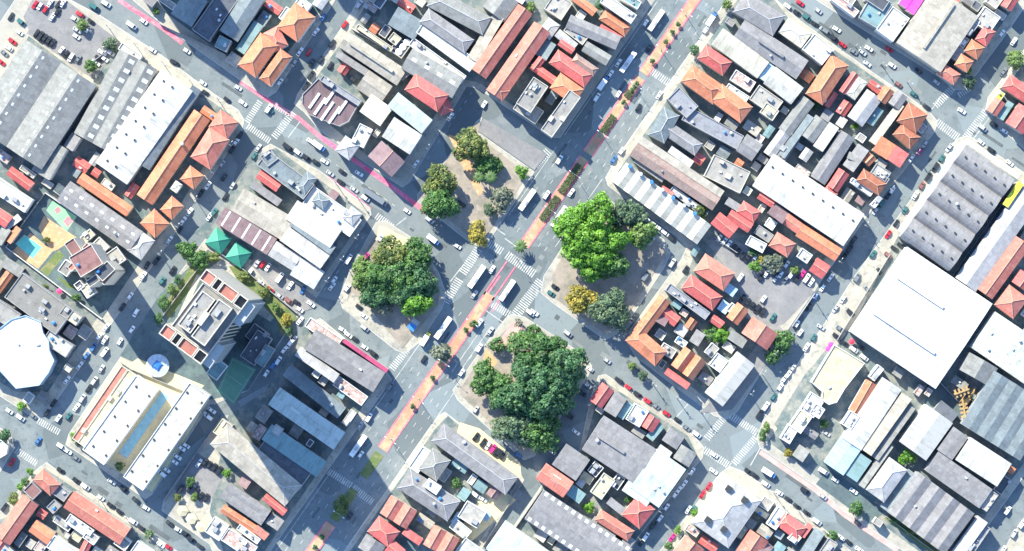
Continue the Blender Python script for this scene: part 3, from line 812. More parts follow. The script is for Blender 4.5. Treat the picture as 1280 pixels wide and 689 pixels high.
# --- big block right of avenue, upper part
B('house', 'grey hipped roof beside the upper right street at top', 8, (Hp,'mauve',932,-10,981,20,29), (Hp,'slate',921,12,934,-6,22,{'h':7.6}), wall=2)
B('warehouse', 'long grey gable between grey hip and white hall', 7.5, (G,'mauve',932,24,1010,76,27,{'ridge_vent':[(.5,.3,.7)]}), wall=2)
B('warehouse', 'long white hall next to small red hip near avenue', 8, (G,'offwhite',904,36,961,78,24,{'clut':0}), wall=1)
B('warehouse', 'white hall ending at yard tree beyond blue roof strip', 7.6, (G,'white',970,84,1004,110,25,{'clut':0}), (Sd,'blue',962,79,969,84,22,{'h':6.5}), wall=1)
B('house', 'small red hipped house beside long white hall', 7.5, (Hp,'red',883,57,914,78,19), wall=0)
B('house', 'large orange hipped house with dark notch near avenue', 8.5, (Hp,'orange',866,82,905,110,24), (Hp,'orange',903,106,940,134,24), (G,'orange',878,90,914,115,14,{'h':8}), wall=0)
B('shed', 'small pinkish square roof behind large orange house', 6, (F,'mottled',920,87,945,103,15,{'clut':1}), wall=1)
B('shed', 'white roof strip behind the large orange house', 6, (F,'flatwhite',911,104,937,121,8,{'clut':1}), wall=1)
B('shop_building', 'beige flat roof below white hall with blue strip', 6.5, (F,'concrete',949,106,979,127,22,{'clut':3}), (F,'cream',958,128,974,139,15,{'clut':1}), wall=0)
B('house', 'cream hipped house beside upper right street', 7, (Hp,'offwhite',986,22,1014,42,22), wall=0)
B('shop_building', 'white square flat roof beside cream hipped house', 7.5, (F,'flatwhite',1018,42,1043,62,25,{'clut':2}), wall=1)
B('house', 'long orange hipped house beside white square roof', 8, (Hp,'orange',1008,117,1040,69,24), wall=0)
B('house', 'small red house right of long orange hipped house', 6.5, (G,'red',1050,113,1066,90,8))
B('canopy', 'faceted white canopy beside small red house', 6, (Hp,'offwhite',1058,117,1073,96,13), wall=1)
B('house', 'small orange house by cream paved entrance', 6.5, (G,'orange',1096,122,1106,108,13), wall=1)
B('house', 'grey house between small orange house and rust corner house', 7, (G,'mauve',1111,128,1122,113,15), wall=2)
B('house', 'rust brown rounded corner house at right hand crossing', 8, (Hp,'rust',1122,151,1136,129,27), wall=0)
B('house', 'rust orange hipped house beside the rust corner house', 7.5, (Hp,'rust',1117,168,1129,154,27), wall=0)
B('house', 'flat orange roof joined to square red roof', 7, (Sd,'orange',1102,171,1119,182,20,{'pitch':.12}), (Sd,'red',1119,182,1135,193,19,{'pitch':.12}), wall=0)
B('shed', 'slender beige shed beside the rust corner house', 6, (Sd,'beige',1087,176,1122,128,9), wall=0)
B('shed', 'pale ribbed hall left of slender beige shed', 6.5, (G,'pale',1060,145,1084,112,22,SK(3,(.3,),3,2)), wall=2)
B('shed', 'first of the grey sheds above bright white hall', 7, (G,'fibre',1002,168,1020,144,18), wall=2)
B('shed', 'slim beige grey shed in the middle of grey shed cluster', 6.8, (Sd,'pale',1017,182,1037,153,13), wall=2)
B('shed', 'long dark grey shed reaching the bright white hall', 7.2, (G,'mauve',1014,220,1051,163,20), wall=2)
B('shed', 'grey lean to roofs beside small red houses and dark yard', 6, (Sd,'mauve',1054,206,1073,180,15), (Sd,'fibre',1062,190,1076,196,8), wall=2)
B('shed', 'weathered grey flat roof against left end of white hall', 6, (F,'dirty',966,192,985,164,18,{'clut':3}), (G,'fibre',974,160,1004,120,17), wall=2)
B('shed', 'pale shed with slate skylight strip beside dark alley', 6.4, (G,'pale',955,190,1000,128,14), (Sd,'slate',974,193,1010,143,8), wall=2)
B('house', 'red angled house touching upper edge of bright white hall', 7, (G,'red',1035,232,1049,211,14), (Hp,'red',1034,233,1046,243,10,{'h':6.5}), wall=0)
B('house', 'tiny orange roof among grey lean to roofs', 6, (G,'orange',1079,200,1087,192,10))
B('house', 'brownish orange hipped house above white terrace', 7.5, (Hp,'rust',1080,212,1107,230,16), wall=0)
B('terrace', 'white roof terrace with dark inner court', 6, (F,'flatwhite',1066,222,1092,240,7,{'clut':2}), (F,'flatwhite',1088,256,1098,244,7,{'clut':2}), wall=1)
B('shop_building', 'pale grey flat roof between red square roof and rust house', 6.5, (F,'concrete',1096,204,1114,216,14,{'clut':3}), (F,'flatgrey',1098,214,1112,224,10), wall=2)
B('house', 'grey hipped house with white ridges facing avenue', 8, (Hp,'slate',811,168,830,134,22), (Hp,'mauve',834,150,878,180,17,{'h':7.4}), wall=1)
B('shed', 'grey flat roofs in a row behind grey hipped house', 7, (F,'flatgrey',861,133,930,170,19,{'clut':3}), (F,'flatgrey',834,124,849,109,34,{'clut':2,'h':7.5}), (G,'mauve',934,168,953,181,24), wall=2)
B('workshop', 'pale concrete roof terrace beside dark courtyard', 7, (F,'concrete',893,193,938,215,30,{'clut':4}), wall=0)
B('warehouse', 'long brown and cream gabled hall near avenue', 8, (Sd,'beige',803,171,905,239,9,{'pitch':.12,'rev':0}), (G,'brown',798,179,900,247,18,{'pitch':.4,'cap':False}), wall=0)
B('shed', 'small pale grey shed beside long brown and cream hall', 6, (Sd,'pale',840,183,867,202,9), wall=2)
B('shed', 'thin grey shed between brown hall and white sawtooth hall', 5.5, (Sd,'dirty',797,196,832,221,8), (F,'flatwhite',842,232,876,258,9,{'clut':4}), (G,'red',829,233,842,241,7), wall=2)
B('factory', 'white sawtooth hall with eight bays and blue tanks', 7, ('multi','offwhite',766,227,783,204,131,{'n':8,'pitch':.34,'clut':0}), wall=1)
B('warehouse', 'bright white long hall with faint yellow ribs mid block', 8, (G,'white',967,193,1080,268,47,{'clut':0,'vents':(9,(.3,))}), wall=1)
B('terrace', 'orange strip roof along lower edge of bright white hall', 6.5, (G,'orange',1004,281,1052,312,16), (G,'salmon',986,268,1004,281,13), wall=0)
B('house', 'purple brown roof left of the orange strip', 6, (Sd,'lilac',969,254,986,267,15))
B('house', 'red hipped house left of purple brown roof', 6.5, (Hp,'red',930,252,950,265,15))
B('house', 'small red roof under corner of bright white hall', 6, (G,'red',952,240,969,251,9))
B('house', 'red gabled strip second from white sawtooth hall', 6.5, (G,'red',915,263,941,280,12), wall=0)
B('house', 'red gabled strip next to white sawtooth hall', 6.5, (G,'red',900,266,922,284,17), wall=0)
B('shed', 'small grey shed above the red gabled strips', 5.5, (Sd,'mauve',911,247,930,259,9))
B('shed', 'white flat shed above the parking lot cars', 5, (F,'flatwhite',938,294,959,305,13,{'clut':1}), wall=1)
B('house', 'red orange hipped house alone beside parking lot trees', 6.5, (Hp,'salmon',972,291,994,305,19), wall=0)
B('shed', 'white shed right of lone red orange hipped house', 5, (F,'flatwhite',1003,310,1016,319,13,{'clut':1}), wall=1)
B('house', 'small red house at lower right of white hall street', 6, (G,'red',1022,323,1037,333,18), wall=0)
# --- lower part of the big block
B('house', 'big orange red hipped house at curved street', 8, (Hp,'salmon',882,318,918,342,25), wall=0)
B('house', 'pinkish red hipped house below big orange red one', 8, (Hp,'red',864,344,902,371,20), wall=0)
B('shop_building', 'long dark slate roof below pinkish red house', 7.5, (F,'flatgrey',838,354,888,391,11,{'clut':5}), wall=2)
B('house', 'orange L shaped corner house with long street wing', 8, (G,'orange',789,417,825,369,15), (Hp,'orange',797,409,833,440,22,{'h':7.9}), wall=0)
B('house', 'small red roof inside the orange L shaped house court', 6, (G,'red',834,385,850,397,13), (Sd,'lilac',823,390,836,398,11), wall=0)
B('shed', 'small blue sheet roof behind pinkish red house', 5, (Sd,'blue',904,375,914,382,13), (F,'flatwhite',915,378,925,386,12,{'clut':1}))
B('shed', 'blue sheet roof below the big orange red house', 5, (Sd,'blue',911,354,922,362,11))
B('house', 'orange gabled house beside dark row of parked cars', 7, (G,'orange',909,396,922,379,16), (G,'red',893,394,905,403,9,{'h':6}), wall=0)
B('house', 'wide orange and red gabled house near street trees', 7.5, (G,'salmon',928,416,941,397,37), wall=0)
B('shed', 'weathered grey roof between round tree and wide gabled house', 5.5, (Sd,'fibre',916,413,934,425,12), wall=2)
B('warehouse', 'white double roof beside dark paved yard', 7.5, (G,'white',882,491,922,440,27,{'clut':0}), (F,'flatwhite',886,456,897,441,17,{'clut':1,'h':7}), wall=1)
B('house', 'orange hipped house with two shaded roof slopes', 7.5, ('multi','orange',840,456,856,434,32,{'n':2,'pitch':.75}), (Sd,'red',835,461,862,480,7,{'h':7}), wall=0)  # steep twin gables, their far slopes make the two dark bands
B('shed', 'cluster of small white and grey sheds behind orange L house', 5, (F,'concrete',830,428,846,438,13,{'clut':3}), (Sd,'mauve',862,426,871,412,12), (F,'flatwhite',848,420,860,428,9,{'clut':2}), (F,'concrete',880,440,890,428,12,{'clut':2}), wall=1)
# --- right hand block
B('warehouse', 'grey shed with five parallel barrel vaults at right hand crossing', 9, ('barrel','mauve',1208,181,1268,224,141,{'n':5,'rise':3.4,'vents':(5,(.1,.3,.5,.7,.9))}), wall=2)
B('canopy', 'bright yellow awning strip at end of barrel vaulted shed', 5, (Sd,'yellow',1254,255,1273,227,7,{'pitch':.1,'h':11.5}))
B('warehouse', 'long two tone pale and slate gable along barrel vaulted shed', 8, (G,'pale',1195,347,1290,214,30,{'pitch':.3}), wall=2)
B('terrace', 'long red gable at right edge beside two tone hall', 8, (G,'salmon',1223,361,1270,296,21,{'pitch':.45}), wall=0)
B('house', 'orange hipped house below long red gable at right edge', 7.5, (Hp,'salmon',1244,381,1262,357,28), (G,'red',1266,352,1276,338,20,{'h':7}), wall=0)
B('warehouse', 'huge white hall roof with two thin ventilator lines', 11, (G,'bright',1134,309,1240,380,127,{'clut':0,'pitch':.07,'ridge_vent':[(.3,.08,.62),(.72,.08,.80)]}), wall=1)
B('warehouse', 'pale speckled greenish white roof at right edge', 8, (G,'speckle',1214,434,1244,390,82,{'pitch':.06,'clut':4}), wall=1)
poly_building('shop_building', 'cream flat roof with rounded lower end beside parked cars', [(1043,431),(1081,454),(1056,486),(1046,503),(1036,506),(1027,500),(1028,490),(1014,478)], 7, 'cream', M_WALLW, clut=1)
B('terrace', 'white terraces below the rounded cream roof', 5, (F,'flatwhite',1000,512,1014,490,20,{'clut':4}), (F,'cream',986,532,1000,512,18,{'clut':3}), (F,'flatwhite',975,548,986,530,14,{'clut':2}), (F,'flatwhite',1012,516,1020,504,14), wall=1)
B('house', 'narrow orange and red gable between cream and white roofs', 7, (G,'orange',1062,512,1083,475,14,{'pitch':.45}), (F,'flatwhite',1086,471,1098,456,9,{'clut':1}), (F,'flatwhite',1052,530,1063,513,14,{'clut':3}), wall=1)
B('warehouse', 'long white roof between narrow orange gable and beige strip', 7.5, (G,'white',1053,547,1103,472,28,{'clut':0}), wall=1)
B('shed', 'long beige strip roof beside long white roof', 7, (Sd,'beige',1077,561,1127,491,14), (Sd,'fibre',1090,570,1136,506,9,{'h':6.2}), wall=2)
B('shed', 'light blue metal roof beside dark shaded yard', 7, (G,'blue',1031,578,1055,543,28,{'pitch':.06}), (Sd,'teal',1056,592,1074,566,18,{'h':6}), wall=2)  # teal lean-to is painted shade beside the blue roof, built as a roof
B('warehouse', 'white gable with bluish right slope beside yellow excavator', 8, (G,'white',1125,552,1158,506,40,{'clut':0}), wall=1)
B('shed', 'square grey fibre roof between white gable and white hall', 7.6, (G,'mauve',1172,562,1192,534,22,{'pitch':.08}), wall=2)
B('warehouse', 'patched grey roof behind the striped ridge shed', 7.5, (G,'mauve',1173,565,1240,612,28,{'pitch':.08}), wall=2)
B('warehouse', 'white hall near right edge above grey patched roof', 8.3, (G,'white',1213,547,1264,580,33,{'clut':0}), wall=1)
B('factory', 'dark grey four bay factory roof at right edge', 9, ('multi','slate',1202,530,1243,464,86,{'n':4,'pitch':.22}), (G,'fibre',1200,462,1212,441,40,{'h':8}), wall=2)
B('house', 'pale grey hipped house beside leafy yard tree', 8, (Hp,'pale',1083,612,1112,572,27), (Sd,'fibre',1074,606,1110,555,7,{'h':6}), wall=1)
B('factory', 'grey striped ridge shed near the lower right road', 8, ('multi','mauve',1110,640,1147,590,88,{'n':4,'pitch':.34}), (Sd,'slate',1101,633,1136,587,11,{'h':5}), wall=2)
B('shop_building', 'pale shed strip along shaded street at lower right', 6, (Sd,'pale',1188,692,1222,645,14), (F,'concrete',1225,634,1240,613,10,{'clut':4}), (F,'flatgrey',1206,690,1230,655,10,{'clut':4}), wall=2)
B('house', 'beige roof in lower right corner beyond shaded street', 6, (G,'concrete',1263,700,1274,684,22), wall=0)
B('shed', 'dark green shed beside the yellow excavator yard', 5, (Sd,'flatdark',1168,512,1177,501,26), wall=2)
# --- top right
B('shop_building', 'shaded teal building below mottled roof at top right', 8, (F,'teal',1073,22,1092,-10,28,{'clut':2}), (F,'flatdark',1082,0,1090,-12,26,{'h':8.5,'clut':1}), wall=2)  # teal and dark roof colours carry the shade of this corner
B('shop_building', 'white building with pointed front beside magenta roof', 8, (F,'flatwhite',1095,37,1116,8,26,{'clut':3}), wall=1)
B('canopy', 'vivid magenta sheet roof at top edge', 6, (Sd,'magenta',1124,4,1140,-20,11,{'pitch':.06}), (Sd,'magenta',1133,12,1150,-14,11,{'pitch':.06}), wall=1)
B('warehouse', 'big beige hall with cream ridge band at top right', 9, (G,'beige',1121,53,1168,-16,66,{'pitch':.1,'ridge_vent':[(.48,.15,.95)]}), (F,'concrete',1150,72,1156,64,25,{'clut':4,'h':8}), wall=0)
B('house', 'mottled pink roof at top edge beside upper right street', 7, (F,'mottled',1045,-8,1074,14,10,{'clut':1}), wall=1)
B('shop_building', 'grey and white roofs behind the red house near top right corner', 7, (F,'concrete',1217,28,1231,8,24,{'clut':3}), (F,'flatwhite',1203,38,1215,22,12,{'clut':2}), wall=1)
B('house', 'square red hipped house near top right corner', 7.5, (Hp,'red',1220,49,1231,32,15), wall=0)
B('house', 'orange hipped house below the square red house', 7.5, (Hp,'orange',1206,64,1215,50,18), wall=0)
B('house', 'second orange hipped house above corner house at top right', 7.5, (Hp,'orange',1194,81,1202,68,17), wall=0)
B('house', 'orange red faceted corner house at top right crossing', 7.5, (Hp,'salmon',1172,92,1180,80,24), wall=0)
B('shed', 'small pale sheds behind orange house row at top right', 5, (Sd,'pale',1186,70,1196,56,12), (F,'flatwhite',1196,55,1204,44,10,{'clut':2}), wall=1)
B('shop_building', 'small mixed roofs in the top right corner', 7, (F,'concrete',1232,2,1244,-14,16,{'clut':3}), (G,'red',1252,6,1262,-10,14))
B('house', 'red house with pale ridge at right edge near leafy tree', 7.5, (Hp,'red',1253,109,1263,94,36), wall=0)
B('house', 'yellow and salmon striped roof at right edge', 7, (G,'salmon',1234,137,1244,122,14), (F,'yellow',1244,122,1250,113,8,{'par':.2,'clut':1}), wall=0)
B('house', 'red gabled house lowest at right edge near crossing', 7.5, (G,'red',1258,153,1274,130,25), (Sd,'teal',1247,146,1260,126,8,{'h':5}), wall=0)
# --- block left of lower avenue
B('warehouse', 'lavender gabled hall with magenta front near the avenue', 8, (G,'mauve',395,412,481,466,28,{'pitch':.15}), wall=2)
B('canopy', 'long magenta awning on front of lavender hall', 7.8, (Sd,'strip',431,424,485,462,4.2,{'pitch':.02}))
B('house', 'mottled broken tile roof at end of lavender hall', 7, (F,'mottled',388,397,428,424,13,{'clut':1}), wall=1)
B('shed', 'pale long shed below the lavender hall', 7, (Sd,'pale',376,434,424,468,12), (F,'mottled',424,470,460,496,14,{'h':5,'clut':3}), wall=1)
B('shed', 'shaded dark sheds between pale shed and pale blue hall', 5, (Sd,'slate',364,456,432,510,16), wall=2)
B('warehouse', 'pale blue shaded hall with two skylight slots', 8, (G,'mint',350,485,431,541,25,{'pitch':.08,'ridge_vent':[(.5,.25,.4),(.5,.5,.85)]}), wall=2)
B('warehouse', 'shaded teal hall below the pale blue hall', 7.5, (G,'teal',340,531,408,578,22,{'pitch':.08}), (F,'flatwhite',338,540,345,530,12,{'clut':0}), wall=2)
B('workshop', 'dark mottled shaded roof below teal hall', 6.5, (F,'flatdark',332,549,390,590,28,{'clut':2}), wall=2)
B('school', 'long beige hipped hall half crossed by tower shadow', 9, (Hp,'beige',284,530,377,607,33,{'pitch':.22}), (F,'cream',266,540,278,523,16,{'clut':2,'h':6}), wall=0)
B('house', 'red gabled house on avenue at end of beige hall', 7, (G,'red',334,617,359,637,9), wall=0)
B('workshop', 'two ridged lavender roof beside lower parking lot', 7, ('multi','mauve',287,604,338,639,21,{'n':2,'pitch':.2}), wall=2)
B('house', 'thin orange strip roof along the two ridged lavender roof', 6, (G,'orange',281,632,324,660,9), (Sd,'terrace',322,657,336,668,9), wall=0)
B('workshop', 'white and grey mosaic roofs at bottom beside hexagon canopies', 6, (F,'flatwhite',268,646,286,658,22,{'clut':3}), (F,'mottled',286,660,322,684,18,{'clut':4}), (F,'flatwhite',300,655,326,674,8,{'clut':3}), wall=1)
# --- bottom left
B('house', 'orange faceted house at bottom left crossing', 7.5, (Hp,'salmon',42,600,54,587,28), wall=0)
B('shop_building', 'purple flat roof below the orange faceted house', 7, (F,'purple',29,613,40,602,17,{'clut':0}), wall=2)
B('terrace', 'orange and red gable running off the left edge', 7.5, (G,'salmon',-6,668,29,619,22,{'pitch':.45}), wall=0)
B('terrace', 'long salmon roof along the bottom left street', 7.5, (G,'salmon',93,615,162,661,23), wall=0)
B('shop_building', 'grey flat roofs between orange faceted house and salmon roof', 6.5, (F,'flatgrey',74,606,88,616,14,{'clut':2}), (F,'dirty',58,634,68,624,12,{'clut':3}), wall=2)
B('house', 'two small orange roofs in bottom left yard', 6, (G,'orange',46,651,68,667,16), wall=0)
B('workshop', 'white flat roofs at bottom below long salmon roof', 6.5, (F,'flatwhite',88,642,118,663,13,{'clut':3}), (F,'flatwhite',68,669,102,692,18,{'clut':2}), (F,'concrete',110,662,124,672,12,{'clut':2}), wall=1)
B('house', 'small red roof at bottom edge beside white roofs', 6, (G,'red',98,692,106,676,9))
B('shop_building', 'white flat roof at bottom edge beside curved row of trees', 6, (F,'flatwhite',172,676,192,690,22,{'clut':2}), (F,'concrete',150,668,164,678,14,{'clut':2}), wall=1)
B('house', 'purple pink roof in the bottom left corner', 6, (G,'red',-14,690,2,668,14), (F,'concrete',4,676,18,690,20,{'clut':3}))
poly_building('canopy', 'white round roof at left edge beside dark tree', [(-12,552),(2,550),(10,558),(8,568),(-2,574),(-12,570)], 6, 'white', M_WALLW, clut=0)
# --- bottom centre
B('warehouse', 'long grey hipped roof below yellow parking yard', 7.5, (Hp,'mauve',555,530,647,597,26,{'pitch':.22}), wall=2)
B('house', 'grey hipped house with white flat front strip', 7, (Hp,'fibre',541,561,563,576,31), (F,'flatwhite',528,558,540,566,31,{'clut':0,'h':6.5}), wall=1)
B('house', 'grey hipped house with patched white centre by avenue', 7.5, (Hp,'mauve',513,586,575,627,29,{'pitch':.3,'clut':4}), (F,'flatwhite',536,598,552,609,12,{'h':9.5,'clut':2,'par':.2}), wall=1)
B('terrace', 'striped red house pair with two ridges facing avenue', 7.5, ('multi','salmon',476,641,489,620,37,{'n':2,'pitch':.5}), (Sd,'red',508,660,528,674,8,{'h':6}), wall=0)
B('terrace', 'second striped red house pair deeper in the block', 7, ('multi','salmon',530,680,543,657,35,{'n':2,'pitch':.5}), wall=0)
B('house', 'bright red hipped house on avenue near bottom edge', 7.5, (Hp,'red',474,646,499,665,23), (G,'red',492,676,506,688,16,{'h':6.5}), wall=0)
B('shop_building', 'grey roof at bottom edge beside red hipped house', 7, (G,'mauve',448,684,458,668,28), wall=2)
B('shop_building', 'square beige grey flat roof beside white yard', 6.5, (F,'concrete',584,626,608,641,23,{'clut':2}), wall=1)
B('workshop', 'blue awnings and white sheds in the white yard', 4.5, (Sd,'blue',564,652,572,640,6), (F,'flatwhite',570,648,590,664,14,{'clut':2}), (Sd,'blue',606,638,614,644,10), (F,'flatwhite',582,672,606,690,24,{'clut':1}), wall=1)
B('warehouse', 'white warehouse roof at bottom edge beside narrow lane', 8, (G,'mint',632,652,692,694,42,{'pitch':.06}), wall=1)
B('warehouse', 'big grey roof with rows of white skylights at bottom', 8.5, (G,'mauve',680,613,790,686,43,{'pitch':.12,**SK(13,(.06,.93),1.8,1.8)}), wall=2)
B('house', 'orange gabled house with white panel beside narrow lane', 7.5, (G,'salmon',683,580,716,603,22,{'sky':(1,(.4,),4.5,3)}), wall=0)
B('shed', 'grey fibre roof between big tree and orange gabled house', 7.5, (G,'mauve',708,555,737,575,31,{'pitch':.1}), wall=2)
B('warehouse', 'large grey gabled roof with pale left edge below big tree', 8, (G,'mauve',755,520,820,562,50,{'pitch':.1,'ridge_vent':[(.5,.1,.6)]}), wall=2)
B('warehouse', 'pale mint roof joined to large grey gabled roof', 8, (G,'mint',822,562,857,587,58,{'pitch':.06,'clut':3}), (Sd,'mint',788,598,818,618,18,{'h':7.4,'pitch':.05}), wall=1)
B('house', 'red hipped roofs at bottom beside pale mint roof', 7.5, (Hp,'red',797,620,818,637,30), (Hp,'salmon',752,638,792,664,14), (Sd,'mauve',764,622,784,638,9,{'h':6}), wall=0)
B('house', 'grey sheds along lower street at bottom centre', 5.5, (Sd,'mauve',784,668,794,676,12), (Sd,'fibre',744,646,772,666,7), wall=2)
B('shop_building', 'beige flat roof between big grey roof and red roofs', 7, (F,'cream',738,615,755,591,17,{'clut':2}), wall=0)
B('shed', 'dark glazed yard sheds beside beige flat roof', 5, (Sd,'teal',716,606,732,618,14), (F,'flatdark',734,588,744,576,14,{'clut':4}), (F,'flatdark',762,606,772,592,12,{'clut':2}), wall=1)
B('house', 'pink gabled house at street bend below big tree', 7, (G,'red',738,500,753,479,17), wall=0)
B('shed', 'grey roof joined to the pink gabled house', 6.6, (Sd,'mauve',755,512,769,490,17,{'pitch':.12}), (Sd,'teal',772,520,784,502,8,{'h':5}), wall=2)
B('house', 'white roofed house right of pink gabled house', 7, (F,'flatwhite',782,524,794,504,20,{'clut':2}), wall=1)
B('house', 'small red roof facing parked cars on cross street', 6.5, (G,'red',801,531,810,517,17), (Sd,'teal',808,545,822,528,10,{'h':5}), wall=0)
B('shop_building', 'grey patched roofs at lower crossing corner', 6.5, (G,'mauve',828,550,838,535,21,{'pitch':.12}), (G,'fibre',842,572,852,556,22,{'pitch':.2}), (Sd,'pale',826,556,840,566,9,{'h':5.5}), wall=2)
# --- bottom right of lower street
B('shop_building', 'big cream hipped corner building with four dark dormers', 8.5, (Hp,'pale',866,654,907,595,54,{'pitch':.3}), wall=1)
B('house', 'bright red roofed house beside parked cars lower right', 6.5, (Hp,'red',981,640,1008,660,19), (F,'flatwhite',958,655,973,633,14,{'clut':2}), (F,'concrete',992,664,1002,672,12,{'clut':1}), wall=1)
B('house', 'orange gabled house at bottom edge beside cream corner building', 6.5, (G,'salmon',920,690,938,663,26), (Sd,'lilac',950,672,966,684,14,{'h':5}), wall=0)
B('house', 'orange house at bottom edge left of cream corner building', 6.5, (G,'salmon',840,692,857,670,28), wall=0)
B('shed', 'slate blue shed at bottom edge right of red house', 6, (Sd,'slate',1000,690,1019,660,13), (Sd,'red',1000,668,1010,654,6,{'h':5}), (F,'concrete',1022,692,1036,672,14,{'clut':3}), wall=2)

# ---------------------------------------------------------------- the tall tower
TH = 88.0
tw = empty('residential_tower', (*P(268, 398, 0), 0))
pset(tw, 'tall residential tower with grey concrete top and salmon corner terraces', 'tower')
rt = random.Random(3)
def tower():
    f = Fr(197, 417, 257, 336, 66, TH)
    L, W = f.L, f.W
    M_TW = simple('tower_render', (.38, .36, .32), .85, var=.2)
    M_GL = simple('tower_glass', (.05, .08, .10), .2, var=.2)
    m = MB(); wall_prism(m, f, .16 * L, .84 * L, .10 * W, W, TH - 5)
    part(m, 'wall', M_TW, tw)
    for s0, s1 in ((0, .155), (.845, 1)):
        m = MB(); wall_prism(m, f, s0 * L, s1 * L, 0, W, TH - 6.5); part(m, 'wing_wall', M_TW, tw)
    def bx(s0, s1, t0, t1, z0, z1, name, mat, parent=tw):
        m = MB(); q = [f.w(s0 * L, t0 * W, z1), f.w(s1 * L, t0 * W, z1), f.w(s1 * L, t1 * W, z1), f.w(s0 * L, t1 * W, z1)]
        m.slab(q[::-1], z1 - z0); return part(m, name, mat, parent)
    def rim(s0, s1, t0, t1, z, hh=1.0, wd=.5):
        for a in ((s0, s1, t0, t0 + wd / W), (s0, s1, t1 - wd / W, t1), (s0, s0 + wd / L, t0 + wd / W, t1 - wd / W), (s1 - wd / L, s1, t0 + wd / W, t1 - wd / W)):
            bx(*a, z, z + hh, 'parapet', M_WALLC)
    bx(.16, .84, .10, 1.0, TH - 5.3, TH - 5.02, 'roof', roof_mat('dirty'))
    rim(.16, .84, .10, 1.0, TH - 5.0, .8)
    bx(.24, .76, .20, .50, TH - 5, TH + .1, 'penthouse', roof_mat('dirty'))
    bx(.22, .80, .54, .86, TH - 5, TH - .2, 'penthouse', roof_mat('dirty'))
    rim(.24, .76, .20, .50, TH + .1, .6); rim(.22, .80, .54, .86, TH - .2, .6)
    bx(.40, .58, .47, .58, TH - 5, TH + 2.4, 'lift_housing', M_WALLC)
    bx(.30, .36, .30, .40, TH, TH + 1.6, 'roof_hatch', M_WALLG); bx(.60, .70, .62, .72, TH - .2, TH + 1.2, 'roof_hatch', M_WALLG)
    for k in range(5):
        m = MB(); m.box(f.w(rt.uniform(.27, .75) * L, rt.uniform(.23, .46) * W, TH + .1), 1.5, 1.0, .8, f.ang()); part(m, 'air_conditioner', M_AC, tw)
    for (s0, s1) in ((0, .155), (.845, 1)):
        for (t0, t1, mk, dz) in ((0, .26, 'terrace', 0), (.27, .41, 'flatdark', -3.2), (.42, .78, 'terrace', 0), (.79, 1.0, 'flatdark', -3.2)):
            if dz: 
                bx(s0, s1, t0, t1, TH - 7.2, TH - 6.6, 'terrace_floor', roof_mat(mk))
            else: bx(s0, s1, t0, t1, TH - 6.6, TH - 4.2, 'terrace_floor', roof_mat(mk))
            rim(s0, s1, t0, t1, TH - (6.6 if dz else 4.2), 3.2 if dz else 1.0)
    M_BAL = simple('balcony_slab', (.36, .38, .38), .5, var=.15)
    fl = 3.05; nfl = 27
    for s0, s1 in ((.02, .34), (.66, .98)):
        for k in range(1, nfl):
            z = 2.5 + k * fl; dp = 4.2 if k == nfl - 1 else 2.4
            m = MB()
            q = [f.w(s0 * L, W, z), f.w(s1 * L, W, z), f.w(s1 * L, W + dp, z), f.w(s0 * L, W + dp, z)]
            m.slab(q[::-1], .25); bo = part(m, 'balcony', M_BAL, tw)
            if k < nfl - 1:
                g = MB()
                q = [f.w(s0 * L, W + 2.3, z + 1.05), f.w(s1 * L, W + 2.3, z + 1.05), f.w(s1 * L, W + 2.4, z + 1.05), f.w(s0 * L, W + 2.4, z + 1.05)]
                g.slab(q[::-1], 1.04); part(g, 'railing', M_BAL, bo)
    for side in (0, 1):
        for c in range(5):
            if side == 0: cc = f.w((.38 + .06 * c) * L, W + .02, 2.2); wd = 1.5
            else: cc = f.w(-.02, (.10 + .19 * c) * W, 2.2); wd = 1.9
            m = MB(); m.box(cc, wd if side == 0 else .1, .1 if side == 0 else wd, TH - 12, f.ang())
            part(m, 'window_strip', M_GL, tw)
tower()
# podium of the tower
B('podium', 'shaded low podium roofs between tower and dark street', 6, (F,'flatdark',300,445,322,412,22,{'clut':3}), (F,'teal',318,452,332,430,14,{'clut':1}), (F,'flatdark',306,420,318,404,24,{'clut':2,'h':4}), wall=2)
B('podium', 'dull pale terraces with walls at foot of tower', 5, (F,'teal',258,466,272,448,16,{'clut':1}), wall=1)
# towers of the city beyond the upper edge, which shade the teal roofs
def inv(x, y, h): return (640 + (x - 640) / (1 - h / HC), 344.5 + (y - 344.5) / (1 - h / HC))
for (x, y, w, d_, hh, lb) in ((125, -110, 45, 68, 60, 'tall white apartment tower beyond the top edge, leftmost of two'), (312, -166, 44, 80, 60, 'tall white apartment tower beyond the top edge, rightmost of two')):
    B('apartment_tower', lb, hh, (F,'concrete',*inv(x, y, hh),*inv(x + w * .57, y - w * .82, hh),d_), wall=1)
# dormer vents of the cream corner building
# ---------------------------------------------------------------- smaller things
def thing(name, px, py, label, cat=None, group=None, z=.13, rz=0.0):
    p = P(px, py); o = empty(name, (p.x, p.y, z), rz)
    return pset(o, label, cat or name.replace('_', ' '), group)
AU = math.atan2(-U.y, U.x)      # world angle of the avenue
AV = math.atan2(-V.y, V.x)
def pbox(mb, x0, y0, x1, y1, d, z0, z1, org):
    a, c = P(x0, y0), P(x1, y1); e = (c - a).normalized(); n = Vector((e.y, -e.x)); w = d * S
    q = [a, c, c + n * w, a + n * w]
    mb.slab([(p.x - org.x, p.y - org.y, z1) for p in q][::-1], z1 - z0)
